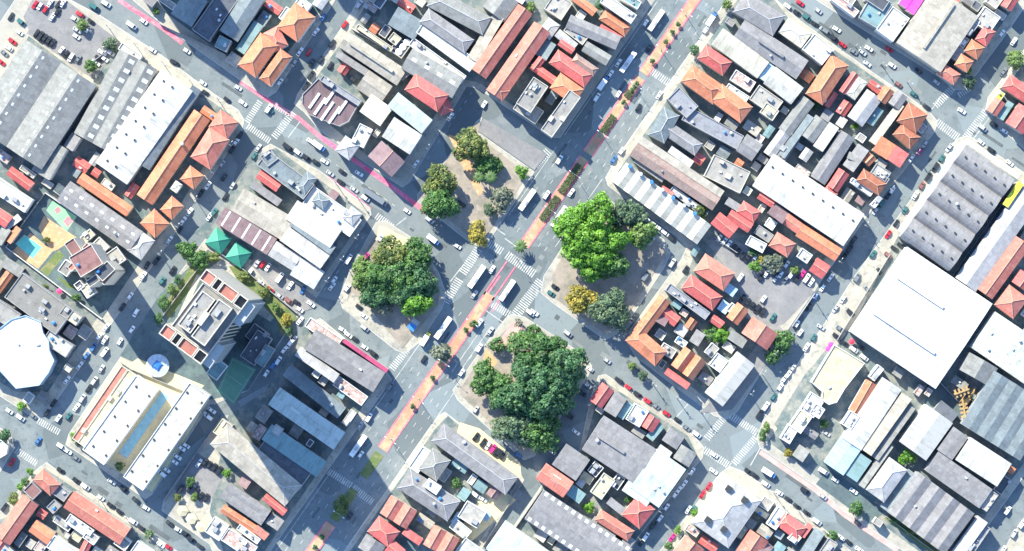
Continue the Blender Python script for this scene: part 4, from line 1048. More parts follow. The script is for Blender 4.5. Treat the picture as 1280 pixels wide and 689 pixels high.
# green pyramid canopies
M_CAN = simple('canopy_green', (.035, .25, .18), .6, var=.2)
for (x, y, lb) in ((274, 301, 'green pyramid canopy nearest the street over parked cars'), (299, 319, 'green pyramid canopy nearer the parked red car')):
    t = thing('canopy', x, y, lb, 'canopy', 'green canopies of the small car park', rz=AV)
    m = MB(); r = 4.9; a = 2.6; z = 5.4
    c = [(-r, -r, a), (r, -r, a), (r, r, a), (-r, r, a)]
    for i in range(4):
        j = (i + 1) % 4; m.slab([c[i], c[j], (0, 0, z)], .08)
    m.build('canopy_roof', M_CAN, t)
    m = MB()
    for i in range(4): m.tube((c[i][0], c[i][1], a + .05), (0, 0, z + .05), .09, .09, 5)
    m.build('seam', simple('canopy_seam', (.10, .42, .33), .6, var=.1), t)
    for i in range(4):
        m = MB(); m.cyl((c[i][0] * .95, c[i][1] * .95, 0), .12, a, 8); m.build('post', M_METAL, t)
# hexagon canopies at bottom
for k, (x, y, lb) in enumerate(((229, 638, 'white hexagonal canopy, uppermost of three at the bottom yard'), (240, 648, 'white hexagonal canopy, middle of three at the bottom yard'), (252, 658, 'white hexagonal canopy, lowest of three at the bottom yard'))):
    t = thing('canopy', x, y, lb, 'canopy', 'hexagonal canopies')
    m = MB(); r = 3.0
    for i in range(6):
        a0, a1 = i * math.pi / 3, (i + 1) * math.pi / 3
        m.slab([(r * math.cos(a0), r * math.sin(a0), 3.0), (r * math.cos(a1), r * math.sin(a1), 3.0), (0, 0, 3.7)], .07)
    m.build('canopy_roof', roof_mat('cream'), t)
    for i in range(6):
        m = MB(); m.cyl((2.7 * math.cos(i * math.pi / 3), 2.7 * math.sin(i * math.pi / 3), 0), .08, 3, 6); m.build('post', M_METAL, t)
# round pavilion with blue centre
t = thing('pavilion', 198, 457, 'round pale pavilion roof with bright blue square centre beside the tower', 'pavilion')
m = MB(); n = 24
for i in range(n):
    a0, a1 = 2 * math.pi * i / n, 2 * math.pi * (i + 1) / n
    m.slab([(5.8 * math.cos(a0), 5.8 * math.sin(a0), 3.2), (5.8 * math.cos(a1), 5.8 * math.sin(a1), 3.2), (0, 0, 4.2)], .1)
m.build('canopy_roof', simple('pale_membrane', (.50, .56, .62), .5, var=.25), t)
m = MB()
for i in range(12): m.tube((5.8 * math.cos(i * math.pi / 6), 5.8 * math.sin(i * math.pi / 6), 3.24), (0, 0, 4.26), .06, .06, 4)
m.build('rib', M_METAL, t)
m = MB(); m.box((0, 0, 3.95), 4.2, 4.2, .7, AV, taper=.5); m.build('skylight', M_BLUE, t)
for i in range(8):
    m = MB(); m.cyl((5.4 * math.cos(i * math.pi / 4), 5.4 * math.sin(i * math.pi / 4), 0), .12, 3.2, 8); m.build('column', M_AC, t)
# swimming pools
def pool(px, py, quad, lb, mat):
    t = thing('swimming_pool', px, py, lb, 'pool', z=.17); o = t.location
    m = MB(); q = [P(x, y) for x, y in quad]; c = sum(q, Vector((0, 0))) / 4
    qq = [(p.x - o.x, p.y - o.y) for p in q]; ro = [((p.x - c.x) * 1.05 + c.x - o.x, (p.y - c.y) * 1.05 + c.y - o.y) for p in q]
    for i in range(4):
        j = (i + 1) % 4
        m.slab([(*qq[i], .12), (*ro[i], .12), (*ro[j], .12), (*qq[j], .12)][::-1], .12)
    m.build('coping', M_KERB, t)
    m = MB(); m.face([(*p, .05) for p in qq][::-1]); w = m.build('water', mat, t)
pool(36, 302, [(20, 305), (31, 294), (52, 309), (41, 323)], 'turquoise swimming pool in ochre paved deck at left', M_POOL)
pool(176, 530, [(149, 565), (202, 490), (211, 496), (159, 572)], 'long pale aqua pool between two white slabs', M_WATER2)
t = thing('sports_court', 76, 275, 'small green sports court with pink patches near pool', 'sports court', z=.16); o = t.location
m = MB(); q = [P(x, y) for x, y in ((58, 263), (66, 251), (96, 271), (83, 290))]
m.slab([(p.x - o.x, p.y - o.y, .06) for p in q][::-1], .06); m.build('playing_surface', M_COURT, t)
for (a, c, e, g) in (((68, 262), (73, 258), (77, 263), (71, 268)), ((79, 277), (85, 270), (92, 276), (85, 284))):
    m = MB(); q = [P(*p) for p in (a, c, e, g)]
    m.slab([(p.x - o.x, p.y - o.y, .09) for p in q], .03); m.build('court_marking', M_COURTP, t)
t = thing('sports_court', 290, 480, 'dull green sports court shaded by the tall tower', 'sports court', z=.16); o = t.location
m = MB(); q = [P(x, y) for x, y in ((271, 489), (290, 446), (320, 462), (292, 507))]
m.slab([(p.x - o.x, p.y - o.y, .06) for p in q], .06); m.build('playing_surface', M_COURTD, t)
m = MB()
for a, c in (((274, 488), (291, 449)), ((291, 449), (317, 463)), ((317, 463), (292, 503)), ((292, 503), (274, 488)), ((283, 468), (305, 483))):
    a, c = P(*a), P(*c); d = (c - a).normalized(); nn = Vector((-d.y, d.x)) * .07
    m.slab([(p.x - o.x, p.y - o.y, .085) for p in (a - nn, c - nn, c + nn, a + nn)], .02)
m.build('court_line', M_WHITE, t)
# white storage tanks and blue tank
for (x, y, lb) in ((509, 54, 'white round storage tank, upper of three in dark yard'), (504, 60, 'white round storage tank, middle of three in dark yard'), (499, 66, 'white round storage tank, lower of three in dark yard')):
    t = thing('storage_tank', x, y, lb, 'tank', 'white round tanks')
    m = MB(); m.cyl((0, 0, 0), 1.7, 5.5, 18); m.build('shell', M_AC, t)
    m = MB(); m.cyl((0, 0, 5.5), 1.75, .5, 18, r2=.3); m.build('lid', M_SKYL, t)
t = thing('kiosk', 517, 406, 'blue and white kiosk under the edge of the west park trees', 'kiosk', rz=AU)
m = MB(); m.box((0, 0, 0), 5.5, 3.4, 2.6); m.build('wall', M_AC, t)
m = MB(); m.slab([(-3, -2, 2.7), (.4, -2, 2.9), (.4, 2, 2.9), (-3, 2, 2.7)], .1); m.build('roof', simple('kiosk_blue', (.05, .22, .55), .6, var=.2), t)
m = MB(); m.slab([(.45, -2, 2.9), (3, -2, 2.7), (3, 2, 2.7), (.45, 2, 2.9)], .1); m.build('awning', roof_mat('flatwhite'), t)
m = MB(); m.box((0, 1.7, .9), 3, .1, 1.1); m.build('counter', M_METAL, t)
# excavator
M_YEL = simple('machine_yellow', (.42, .27, .11), .55, var=.25)
t = thing('excavator', 1206, 500, 'yellow excavator with folded arm in shaded yard', 'excavator', rz=R(55)); t.scale = (1.25, 1.25, 1.6)
m = MB(); m.box((-.4, 0, 1.1), 4.2, 3.0, 1.3, taper=.92); m.build('body', M_YEL, t)
m = MB(); m.box((1.0, .9, 1.2), 1.7, 1.1, 2.0, taper=.85); m.build('cab', M_GLASS, t)
for s in (-1, 1):
    m = MB(); m.box((0, s * 1.25, 0), 4.6, .7, 1.0, taper=.85); m.build('track', M_TYRE, t)
m = MB(); m.tube((1.2, -.3, 2.0), (4.2, -.3, 4.2), .45, .35, 6); m.tube((4.2, -.3, 4.2), (6.2, -.3, 1.4), .35, .25, 6); m.build('arm', M_YEL, t)
m = MB(); m.box((6.2, -.3, .5), 1.0, 1.3, 1.0, taper=.7); m.build('bucket', M_METAL, t)
m = MB(); m.box((-2.1, 0, 1.2), 1.0, 2.6, 1.5, taper=.9); m.build('counterweight', M_YEL, t)
for (x, y, a, lb) in ((1199, 489, 20, 'ochre steel frame beam lying above the yellow excavator'), (1202, 512, 100, 'ochre steel frame beam standing below the yellow excavator')):
    t = thing('steel_frame', x, y, lb, 'steel frame', rz=R(a))
    m = MB(); m.box((0, 0, 8.2), 8.0, .7, .6); m.build('beam', M_YEL, t)
    for k in range(4):
        m = MB(); m.box((-3 + 2 * k, 0, 7.9), 1.0, 4.2, .3); m.build('crosspiece', M_YEL, t)
    for sx in (-3.4, 3.4):
        m = MB(); m.box((sx, 0, 0), .5, .5, 7.9); m.build('leg', M_YEL, t)
# parasols
for (x, y, c, lb) in ((1064, 427, (.62, .04, .09), 'red parasol among cars beside the huge white hall'), (1038, 431, (.6, .05, .38), 'magenta parasol at the corner of the rounded cream roof'), (1035, 436, (.6, .05, .38), 'magenta parasol below another at the rounded cream roof'), (75, 364, (.65, .05, .2), 'crimson parasol on path below purple apartment block')):
    t = thing('parasol', x, y, lb, 'parasol')
    m = MB(); n = 8; r = 1.5
    for i in range(n):
        a0, a1 = 2 * math.pi * i / n, 2 * math.pi * (i + 1) / n
        m.slab([(r * math.cos(a0), r * math.sin(a0), 2.3), (r * math.cos(a1), r * math.sin(a1), 2.3), (0, 0, 2.8)], .04)
    m.build('canopy', simple('parasol_%d' % int(c[2] * 100), c, .7, var=.1), t)
    m = MB(); m.cyl((0, 0, 0), .05, 2.7, 6); m.build('pole', M_METAL, t)
    m = MB(); m.cyl((0, 0, 0), .4, .1, 10); m.build('base', M_KERB, t)
# dormers/vents on the cream corner building
broot = [o_ for o_ in COL.objects if o_.get('label', '').startswith('big cream hipped')][0]
for (x, y) in ((911, 611), (931, 625), (885, 650), (905, 662)):
    p = P(x, y, 13); m = MB(); m.box((p.x, p.y, 10.6), 2.9, 2.9, 3.0, AU); part(m, 'dormer', M_DARKM, broot)
# white beams on the dark mauve building
broot = [o_ for o_ in COL.objects if o_.get('label', '').startswith('dark mauve rounded')][0]
for (x, y, L_) in ((393, 126, 9), (400, 133, 10), (409, 139, 11), (418, 144, 10), (428, 134, 8), (412, 122, 8)):
    p = P(x, y, 8); m = MB(); m.box((p.x, p.y, 8.0), L_, 1.3, .7, AU); part(m, 'roof_beam', M_WALLW, broot)
# blue tanks on the sawtooth hall
broot = [o_ for o_ in COL.objects if o_.get('label', '').startswith('white sawtooth hall')][0]
for k in range(7):
    x = 787 + 13.5 * k; y = 208 + 9.8 * k; p = P(x, y, 8); m = MB()
    m.cyl((p.x, p.y, 8.6), .95, 2.0, 10, r2=1.05); part(m, 'water_tank', M_TANKB if k % 2 == 0 else M_TANKG, broot)
# boundary walls
def bwall(pts, lb, h=2.4, mat=None):
    o = empty('boundary_wall', (*P(*pts[0]), 0)); pset(o, lb, 'wall')
    for i in range(len(pts) - 1):
        a, c = P(*pts[i]), P(*pts[i + 1]); m = MB(); d = (c - a)
        mid = (a + c) / 2
        m.box((mid.x, mid.y, .05), d.length + .2, .3, h + i * .03, math.atan2(d.y, d.x)); part(m, 'wall_panel', mat or M_WALLW, o)
for w_ in [([(57,241),(178,325)], 'long white wall along lavender shed and pool compound'), ([(8,309),(128,399)], 'white wall below the pool compound'), ([(57,241),(8,309)], 'white wall at upper end of pool compound'),
    ([(32,50),(117,110)], 'wall between upper left car park and huge grey warehouse'), ([(113,80),(150,53)], 'wall on lower edge of the upper left car park'),
    ([(256,303),(312,342),(372,392)], 'pale wall between green canopies and tower garden'), ([(203,396),(252,330)], 'garden wall left of the tower'),
    ([(278,521),(246,566),(205,625)], 'thin wall beside shaded parked cars below the tower'), ([(893,297),(921,316)], 'wall above parking lot cars behind red gables'),
    ([(990,408),(1018,367)], 'wall closing the parking lot on the street side'), ([(1112,318),(1064,395),(1046,425)], 'fence wall before the huge white hall'),
    ([(150,452),(165,462)], 'wall beside the round pavilion'), ([(166,462),(250,497)], 'ochre wall between round pavilion and white slabs'),
    ([(1107,645),(1175,695)], 'wall along the planted strip at lower right'), ([(440,36),(500,72)], 'white wall above beige gabled hall'),
    ([(652,604),(604,682)], 'wall along narrow lane left side at bottom'), ([(677,612),(630,680)], 'wall along narrow lane right side at bottom'),
    ([(1190,345),(1268,232)], 'wall behind the barrel vaulted shed'), ([(200,30),(283,69)], 'pale wall in front of shaded teal warehouses'), ([(1160,463),(1215,520)], 'dark wall of the yellow excavator yard')]:
    bwall(*w_, mat=M_WALLW if w_[1].startswith(('long white', 'white wall below', 'white wall above')) else M_WALLG)
# hedges on the median
M_LEAFS = {}
def leaf_mat(nm, c, var=.45):
    if nm in M_LEAFS: return M_LEAFS[nm]
    m, nt, b_ = new_mat('foliage_' + nm)
    inf = N(nt, 'ShaderNodeObjectInfo')
    g = N(nt, 'ShaderNodeTexCoord').outputs['Object']
    col = mixc(nt, sc(c, .75), sc(c, 1.3), ramp(nt, noise(nt, g, .35, 4, .6), .35, .65, 0, 1))
    col = mixc(nt, col, (c[0] * 1.9, c[1] * 1.25, c[2] * .8), ramp(nt, noise(nt, g, .12, 3, .6), .52, .7, 0, var))
    nt.links.new(col, b_.inputs['Base Color']); b_.inputs['Roughness'].default_value = .6
    try: b_.inputs['Subsurface Weight'].default_value = 0
    except Exception: pass
    M_LEAFS[nm] = m; return m
def leafquad(m, p, n, s, rnd, mi=0):
    u = n.orthogonal().normalized(); w = n.cross(u); a = rnd.uniform(0, 6.28)
    u2 = u * math.cos(a) + w * math.sin(a); w2 = n.cross(u2)
    k = rnd.uniform(.55, .9)
    m.face([p - u2 * s, p + w2 * s * k, p + u2 * s, p - w2 * s * k], [(0, 0)] * 4, mi)
rh = random.Random(11)
for k, (ya, yb, lb) in enumerate(((145, 165, 'short clipped hedge on median near the upper crossing'), (206, 241, 'long clipped hedge on median beside white saloon'), (246, 275, 'clipped hedge on median below the long hedge'), (114, 122, 'small clipped shrub bed on median near the top'))):
    a, c = Vector(av(ya, 0)), Vector(av(yb, 0)); p0, p1 = P(*a), P(*c); L_ = (p1 - p0).length
    mid = (p0 + p1) / 2; t = empty('hedge', (mid.x, mid.y, .15), AU + math.pi); pset(t, lb, 'hedge')
    m = MB(); m.box((0, 0, 0), L_, 3.4, .9, taper=.96); m.build('stems', M_BARK, t)
    m = MB()
    for i in range(int(L_ * 60)):
        x, y = rh.uniform(-L_ / 2, L_ / 2), rh.uniform(-1.9, 1.9); z = rh.uniform(.7, 1.35) * (1 - .25 * (abs(y) / 1.9) ** 4)
        n_ = Vector((rh.uniform(-.6, .6), rh.uniform(-.6, .6), 1)).normalized(); leafquad(m, Vector((x, y, z)), n_, .28, rh)
    m.build('foliage', leaf_mat('hedge', (.055, .085, .022)), t)
# lamp posts on the median
LP = []
for k, y in enumerate((18, 62, 108, 168, 218, 262, 322, 402, 452, 498, 548, 640)):
    t = thing('lamp_post', *av(y, 1.5), 'grey double armed lamp post on the median, number %s from the top' % ('first', 'second', 'third', 'fourth', 'fifth', 'sixth', 'seventh', 'eighth', 'ninth', 'tenth', 'eleventh', 'twelfth')[k], 'lamp post', 'lamp posts on the avenue median', rz=AU + math.pi / 2)
    t['label'] = t['label'].replace('number ', '')
    if k == 0:
        m = MB(); m.tube((0, 0, 0), (0, 0, 11), .16, .10, 8); m.build('pole', M_METAL, t)
        for s in (-1, 1):
            m = MB(); m.tube((0, 0, 10.9), (s * 2.6, 0, 11.5), .07, .06, 6); m.build('arm', M_METAL, t)
            m = MB(); m.box((s * 2.9, 0, 11.45), 1.0, .4, .16); m.build('lamp_head', M_AC, t)
        m = MB(); m.cyl((0, 0, 0), .3, .25, 10); m.build('base', M_KERB, t)
        l0 = t
    else:
        for ch in l0.children:
            q = ch.copy(); q.parent = t; COL.objects.link(q)
# utility poles along the streets
M_CONC = simple('pole_concrete', (.38, .37, .35), .9, var=.2)
up0 = None
ORD = ('first', 'second', 'third', 'fourth', 'fifth', 'sixth', 'seventh', 'eighth')
for (a, c, n_, wh, ang) in (((118, 22), (290, 136), 5, 'on lower side of the upper left street', AV), ((300, 165), (190, 335), 5, 'along the left street below the corner house', AU),
      ((405, 218), (460, 255), 2, 'beside the white patched corner building', AV), ((800, 470), (890, 522), 3, 'on the cross street before the orange houses', AV),
      ((1020, 24), (1150, 114), 4, 'along the upper right street', AV), ((1160, 170), (1000, 395), 5, 'along left side of the right hand street', AU),
      ((975, 430), (930, 505), 3, 'beside the parked cars at lower right street', AU), ((950, 602), (1045, 674), 3, 'before the cream corner building', AV),
      ((110, 614), (205, 680), 3, 'along the bottom left street', AV), ((455, 285), (400, 365), 3, 'beside the white warehouse near west park', AU),
      ((870, 580), (815, 650), 3, 'on left side of the bottom right street', AU), ((520, 205), (575, 130), 2, 'along the dark street by white halls', AU)):
    for i in range(n_):
        x = a[0] + (c[0] - a[0]) * (i + .5) / n_; y = a[1] + (c[1] - a[1]) * (i + .5) / n_
        t = thing('utility_pole', x, y, 'concrete utility pole %s, %s from the top' % (wh, ORD[i]), 'utility pole', 'concrete utility poles along the streets', rz=ang + math.pi / 2)
        if up0 is None:
            m = MB(); m.tube((0, 0, 0), (0, 0, 9.5), .2, .13, 8); m.build('pole', M_CONC, t)
            m = MB(); m.box((0, 0, 8.7), 2.2, .12, .14); m.build('crossarm', M_CONC, t)
            m = MB(); m.cyl((.35, 0, 6.6), .3, .9, 10); m.build('transformer', M_METAL, t)
            m = MB(); m.tube((0, 0, 7.6), (0, -1.8, 8.2), .05, .05, 6); m.build('lamp_arm', M_METAL, t)
            m = MB(); m.box((0, -2.1, 8.12), .3, .7, .14); m.build('lamp_head', M_AC, t)
            up0 = t
        else:
            for ch in up0.children:
                q = ch.copy(); q.parent = t; COL.objects.link(q)
# ---------------------------------------------------------------- vehicles
PAINT = {'w': ('white', (.78, .78, .77)), 's': ('silver', (.42, .43, .45)), 'k': ('dark', (.022, .026, .032)), 'g': ('grey', (.16, .18, .20)),
         'r': ('red', (.52, .02, .035)), 'm': ('magenta', (.58, .03, .22)), 'b': ('blue', (.06, .16, .36)), 'n': ('teal', (.04, .14, .14)),
         't': ('brown', (.24, .10, .09)), 'y': ('yellow', (.62, .55, .12))}
def paint(c):
    nm = 'paint_' + PAINT[c][0]
    if nm in MATS: return MATS[nm]
    m, nt, b_ = new_mat(nm); b_.inputs['Base Color'].default_value = (*PAINT[c][1], 1)
    b_.inputs['Roughness'].default_value = .38
    try: b_.inputs['Coat Weight'].default_value = .3
    except Exception: pass
    MATS[nm] = m; return m
def loft(m, st, mi=0):
    R_ = []
    for (x, w, zb, zt) in st:
        zm = zb + (zt - zb) * .6
        R_.append([(x, -w * .93, zb), (x, -w, zm), (x, -w * .88, zt), (x, w * .88, zt), (x, w, zm), (x, w * .93, zb)])
    for a, c in zip(R_, R_[1:]):
        for i in range(6):
            j = (i + 1) % 6; m.face([a[i], c[i], c[j], a[j]][::-1], None, mi)
    m.face(R_[0][::-1], None, mi); m.face(R_[-1], None, mi)
def cabin(m, xb0, xb1, wb, zb, xt0, xt1, wt, zt):
    b_ = [(xb0, -wb, zb), (xb1, -wb, zb), (xb1, wb, zb), (xb0, wb, zb)]
    t = [(xt0, -wt, zt), (xt1, -wt, zt), (xt1, wt, zt), (xt0, wt, zt)]
    m.face(t)
    for i in range(4):
        j = (i + 1) % 4; m.face([b_[i], b_[j], t[j], t[i]])
    return b_, t
def pane(bq, tq, inset=.10, out=.02, lo=.12, hi=.08):
    """window quad on the face between edges bq and tq, a little proud"""
    b0, b1, t0, t1 = Vector(bq[0]), Vector(bq[1]), Vector(tq[0]), Vector(tq[1])
    n = (b1 - b0).cross(t0 - b0).normalized() * out
    def q(u, v): return (b0.lerp(b1, u)).lerp(t0.lerp(t1, u), v) + n
    m = MB(); p = [q(inset, lo), q(1 - inset, lo), q(1 - inset, 1 - hi), q(inset, 1 - hi)]
    m.face(p); return m
CM = {}
def cmesh(key, fn, mat):
    k = (key, mat.name)
    if k not in CM:
        m = MB(); fn(m); CM[k] = m.mesh(key, mat)
    return CM[k]
SPEC = {
 'c': dict(st=[(-2.15,.68,.42,.78),(-2.0,.83,.28,.90),(-1.2,.88,.24,.93),(1.0,.88,.24,.89),(1.75,.85,.25,.80),(2.08,.76,.34,.70),(2.2,.60,.42,.6)], cab=(-1.75,.95,.80,.88,-1.15,.25,.66,1.44), wx=(1.38,-1.32), r=.32),
 'h': dict(st=[(-1.9,.74,.36,.85),(-1.8,.84,.28,.93),(-1.0,.86,.24,.93),(1.0,.86,.24,.90),(1.6,.83,.25,.82),(1.92,.72,.36,.70)], cab=(-1.86,.98,.79,.90,-1.5,.30,.67,1.48), wx=(1.22,-1.2), r=.31),
 'v': dict(st=[(-2.3,.84,.4,.95),(-2.2,.92,.3,1.05),(-1.0,.94,.28,1.08),(1.4,.94,.28,1.05),(2.0,.90,.3,.95),(2.3,.78,.4,.8)], cab=(-2.2,1.45,.88,1.02,-2.0,.75,.78,1.85), wx=(1.45,-1.4), r=.36),
}
def vparts(ty, c):
    """list of (name, mesh, [(sub name, mesh)])"""
    pt = paint(c); out = []
    if ty in SPEC:
        sp = SPEC[ty]
        def body(m): loft(m, sp['st']); cabin(m, *sp['cab'])
        out.append(('body', cmesh('body_' + ty, body, pt), [], (0, 0, 0)))
        tmp = MB(); b_, t = cabin(tmp, *sp['cab'])
        for nm, i, ins in (('windscreen', 1, .07), ('rear_window', 3, .1), ('side_window', 0, .05), ('side_window', 2, .05)):
            j = (i + 1) % 4
            key = 'glass_%s_%d' % (ty, i)
            out.append((nm, cmesh(key, lambda m, i=i, j=j, ins=ins: m.__dict__.update(pane((b_[i], b_[j]), (t[i], t[j]), ins).__dict__), M_GLASS), [], (0, 0, 0)))
        def wheel(m):
            m.tube((0, -.11, 0), (0, .11, 0), sp['r'], sp['r'], 12)
        for x in sp['wx']:
            for s in (-1, 1): out.append(('wheel', cmesh('wheel_' + ty, wheel, M_TYRE), [], (x, s * .78, sp['r'])))
    else:
        L, W, Hh = {'b': (12.0, 2.6, 3.2), 't': (7.5, 2.3, 3.1), 'l': (14.0, 2.5, 3.4), 'd': (5.2, 1.95, 2.3)}[ty]
        if ty == 'b':
            out.append(('body', cmesh('bus_body', lambda m: (loft(m, [(-L/2,W*.46,.4,Hh-.25),(-L/2+.25,W/2,.35,Hh),(L/2-.5,W/2,.35,Hh),(L/2,W*.45,.4,Hh-.5)])), pt), [], (0, 0, 0)))
            for x in (-3.6, .4, 3.8): out.append(('roof_hatch', cmesh('bus_hatch', lambda m: m.box((0, 0, 0), 1.1, 1.0, .16, taper=.85), M_AC), [], (x, 0, Hh - .01)))
            out.append(('air_conditioner', cmesh('bus_ac', lambda m: m.box((0, 0, 0), 2.2, 1.5, .3, taper=.9), M_KERB), [], (-1.6, 0, Hh - .01)))
            for s in (-1, 1): out.append(('side_window', cmesh('bus_glass', lambda m: m.box((0, 0, 0), 10.4, .05, 1.0), M_GLASS), [], (-.2, s * (W / 2 - .01), 1.45)))
            out.append(('windscreen', cmesh('bus_screen', lambda m: m.box((0, 0, 0), .08, 2.1, 1.3), M_GLASS), [], (L / 2 - .06, 0, 1.25)))
            wx = (3.6, -3.4)
        elif ty == 'd':
            out.append(('body', cmesh('van_body', lambda m: (loft(m, [(-2.6,.9,.4,2.1),(-2.5,.97,.35,2.25),(1.1,.97,.35,2.25),(1.9,.93,.35,1.25),(2.5,.85,.4,1.0),(2.6,.7,.45,.9)])), pt), [], (0, 0, 0)))
            out.append(('windscreen', cmesh('van_screen', lambda m: m.face([(1.86,-.72,1.36),(1.86,.72,1.36),(1.22,.66,2.15),(1.22,-.66,2.15)]), M_GLASS), [], (.03, 0, .02)))
            wx = (1.6, -1.6)
        else:
            cabc = paint('b') if c == 'w' and ty == 't' else pt
            out.append(('cab', cmesh('truck_cab_' + ty, lambda m: loft(m, [(L/2-1.9,W*.47,.4,2.3),(L/2-.6,W*.47,.4,2.3),(L/2-.1,W*.44,.4,1.4),(L/2,W*.4,.5,1.2)]), cabc), [], (0, 0, 0)))
            out.append(('cargo_box', cmesh('truck_box_' + ty, lambda m: m.box((-1.05, 0, .9), L - 2.2, W, Hh - .9), paint('w') if ty == 't' else paint('g')), [], (0, 0, 0)))
            out.append(('windscreen', cmesh('truck_screen_' + ty, lambda m: m.face([(L/2-.14,-.85,1.5),(L/2-.14,.85,1.5),(L/2-.56,.85,2.24),(L/2-.56,-.85,2.24)]), M_GLASS), [], (.03, 0, .02)))
            out.append(('chassis', cmesh('truck_chassis_' + ty, lambda m: m.box((-.6, 0, .5), L - 1.5, 1.2, .38), M_TYRE), [], (0, 0, 0)))
            wx = (L/2 - 1.2, -L/2 + 1.3)
        for x in wx:
            for s in (-1, 1): out.append(('wheel', cmesh('wheel_big', lambda m: m.tube((0, -.15, 0), (0, .15, 0), .45, .45, 12), M_TYRE), [], (x, s * (W / 2 - .2), .45)))
    return out
NAMES = {'c': ('car', 'car'), 'h': ('hatchback', 'car'), 'v': ('large_car', 'car'), 'b': ('bus', 'bus'), 't': ('box_truck', 'truck'), 'l': ('lorry', 'truck'), 'd': ('van', 'van')}
rc = random.Random(5)
ORDS = ['first', 'second', 'third', 'fourth', 'fifth', 'sixth', 'seventh', 'eighth', 'ninth', 'tenth', 'eleventh', 'twelfth', 'thirteenth', 'fourteenth', 'fifteenth', 'sixteenth']
CARN = [0]; CARPOS = []
def put_car(x, y, c, ty, ang, label, z):
    nm, cat = NAMES[ty]
    t = thing(nm, x, y, label, cat, {'b': 'buses on the avenue', 't': 'trucks on the streets', 'l': 'trucks on the streets'}.get(ty, 'cars on the streets and car parks'), z=z, rz=ang)
    for n_, me, sub, loc in vparts(ty, c):
        o = link(n_, me, t); o.location = loc
    k = rc.uniform(1.0, 1.1); t.scale = (k, k * 1.04, k)
    CARN[0] += 1; CARPOS.append((x, y))
def cars(desc, dr, lst, flip=False, z=.0, jit=3.0):
    items = []
    for it in lst.split():
        q = it.split(','); x, y = float(q[0]), float(q[1]); code = q[2]
        c = code[0]; ty = code[1] if len(code) > 1 else None
        a = R(float(q[3])) if len(q) > 3 else None
        items.append((y, x, c, ty, a))
    items.sort()
    cnt = {}
    final = []
    for (y, x, c, ty, a) in items:
        if c == 'w' and ty is None and rc.random() < .22: c = 's'
        if ty is None: ty = rc.choice('cchhv' if c != 'r' else 'ch')
        final.append((y, x, c, ty, a))
        key = (c, NAMES[ty][1]); cnt[key] = cnt.get(key, 0) + 1
    seen = {}
    for (y, x, c, ty, a) in final:
        key = (c, NAMES[ty][1]); seen[key] = seen.get(key, 0) + 1
        lb = '%s %s %s' % (PAINT[c][0], NAMES[ty][1], desc)
        if cnt[key] > 1:
            lb += ', %s such from top' % ORDS[seen[key] - 1]
            if len(lb.split()) > 16: lb = lb.replace(' such', '')
        base = {'u': AU, 'v': AV}[dr] if a is None else a
        ang = base + R(rc.uniform(-jit, jit)) + (math.pi if (flip if flip in (True, False) else False) != (rc.random() < .25 and 'parked' in desc) else 0)
        put_car(x, y, c, ty, ang, lb, z)
LZ = .155
cars('parked beside the top left sidewalk strip', 'v', '27,28,n 25,41,w 16,52,r 11,60,w 6,67,g 2,78,r', z=LZ)
cars('driving in the top left corner street', 'u', '14,21,k')
cars('parked along top edge of upper left lot', 'u', '44,6,r 50,8,w 57,12,r 63,4,w 66,21,w 72,15,k 73,6,k 79,4,w', z=LZ)
cars('in the dark row of upper left lot', 'u', '46,42,k 51,45,k 56,48,k 61,51,k 66,54,k', z=LZ)
cars('parked against lower wall of upper left lot', 'u', '77,63,w 83,68,k 89,72,w 98,74,g', z=LZ)
cars('parked around small tree in upper left lot', 'v', '100,18,r 94,24,w 106,37,w 97,38,w 96,46,w 114,27,k', z=LZ)
cars('parked on right side of upper left lot', 'v', '133,60,w 138,66,w 128,66,w 124,73,k 120,79,w 131,74,w', z=LZ)
cars('on the upper left cross street', 'v', '118,9,nd 133,5,w 165,32,wd 180,27,w 217,78,k 220,79,k 254,104,w 234,64,w 284,125,k 304,129,w 257,116,k 298,110,w 191,63,w')
cars('parked on shaded left side of top side street', 'u', '404,22,b 395,40,w 375,65,w 368,79,w 350,103,w 386,66,r 336,136,w')
cars('parked on right side of top side street', 'u', '415,55,k 401,75,k 413,82,k 390,79,k 389,94,k 383,108,k 442,100,k,-35')
cars('near the grey yard gate at top', 'u', '431,31,r 449,6,w', z=LZ)
cars('on the upper left carriageway of the avenue', 'u', '807,29,w 773,79,w 763,93,w 773,118,w 746,122,w 699,200,w 683,244,w 593,368,w 615,337,w 599,404,w 530,449,k 461,522,w 450,532,w 451,568,w 437,645,k 488,483,g 595,512,w 599,435,w')
cars('in left lanes of the avenue', 'u', '820,26,wb 785,78,wb 659,250,wb 596,346,wb 554,410,wb 448,557,wb 754,104,wt', jit=1)
cars('in right lanes of the avenue', 'u', '634,363,wb 699,271,wb 889,24,wt', jit=1)
cars('on the upper right carriageway of the avenue', 'u', '798,135,k 811,61,k 882,38,w 824,119,w 714,241,w 777,189,w 767,200,b 577,466,w 613,414,w')
cars('parked in dashed line along upper right street', 'v', '984,8,w 996,16,k 1008,22,n 1018,30,k 1030,38,g 1042,48,k 1053,56,r 1067,65,g 1123,106,t 1142,118,n 1158,134,k')
cars('driving on the upper right street', 'v', '1000,4,r 1023,14,w 1046,37,w 1078,66,w 1086,61,w 1084,80,w 1111,62,r 1115,82,w 1148,89,k 1170,103,w')
cars('on the street in the top right corner', 'u', '1267,52,w 1252,42,w 1254,90,g')
cars('at the right hand crossing street', 'v', '1202,139,w 1242,156,k 1228,160,w 1255,164,w 1226,178,w 1239,188,k 1262,204,w')
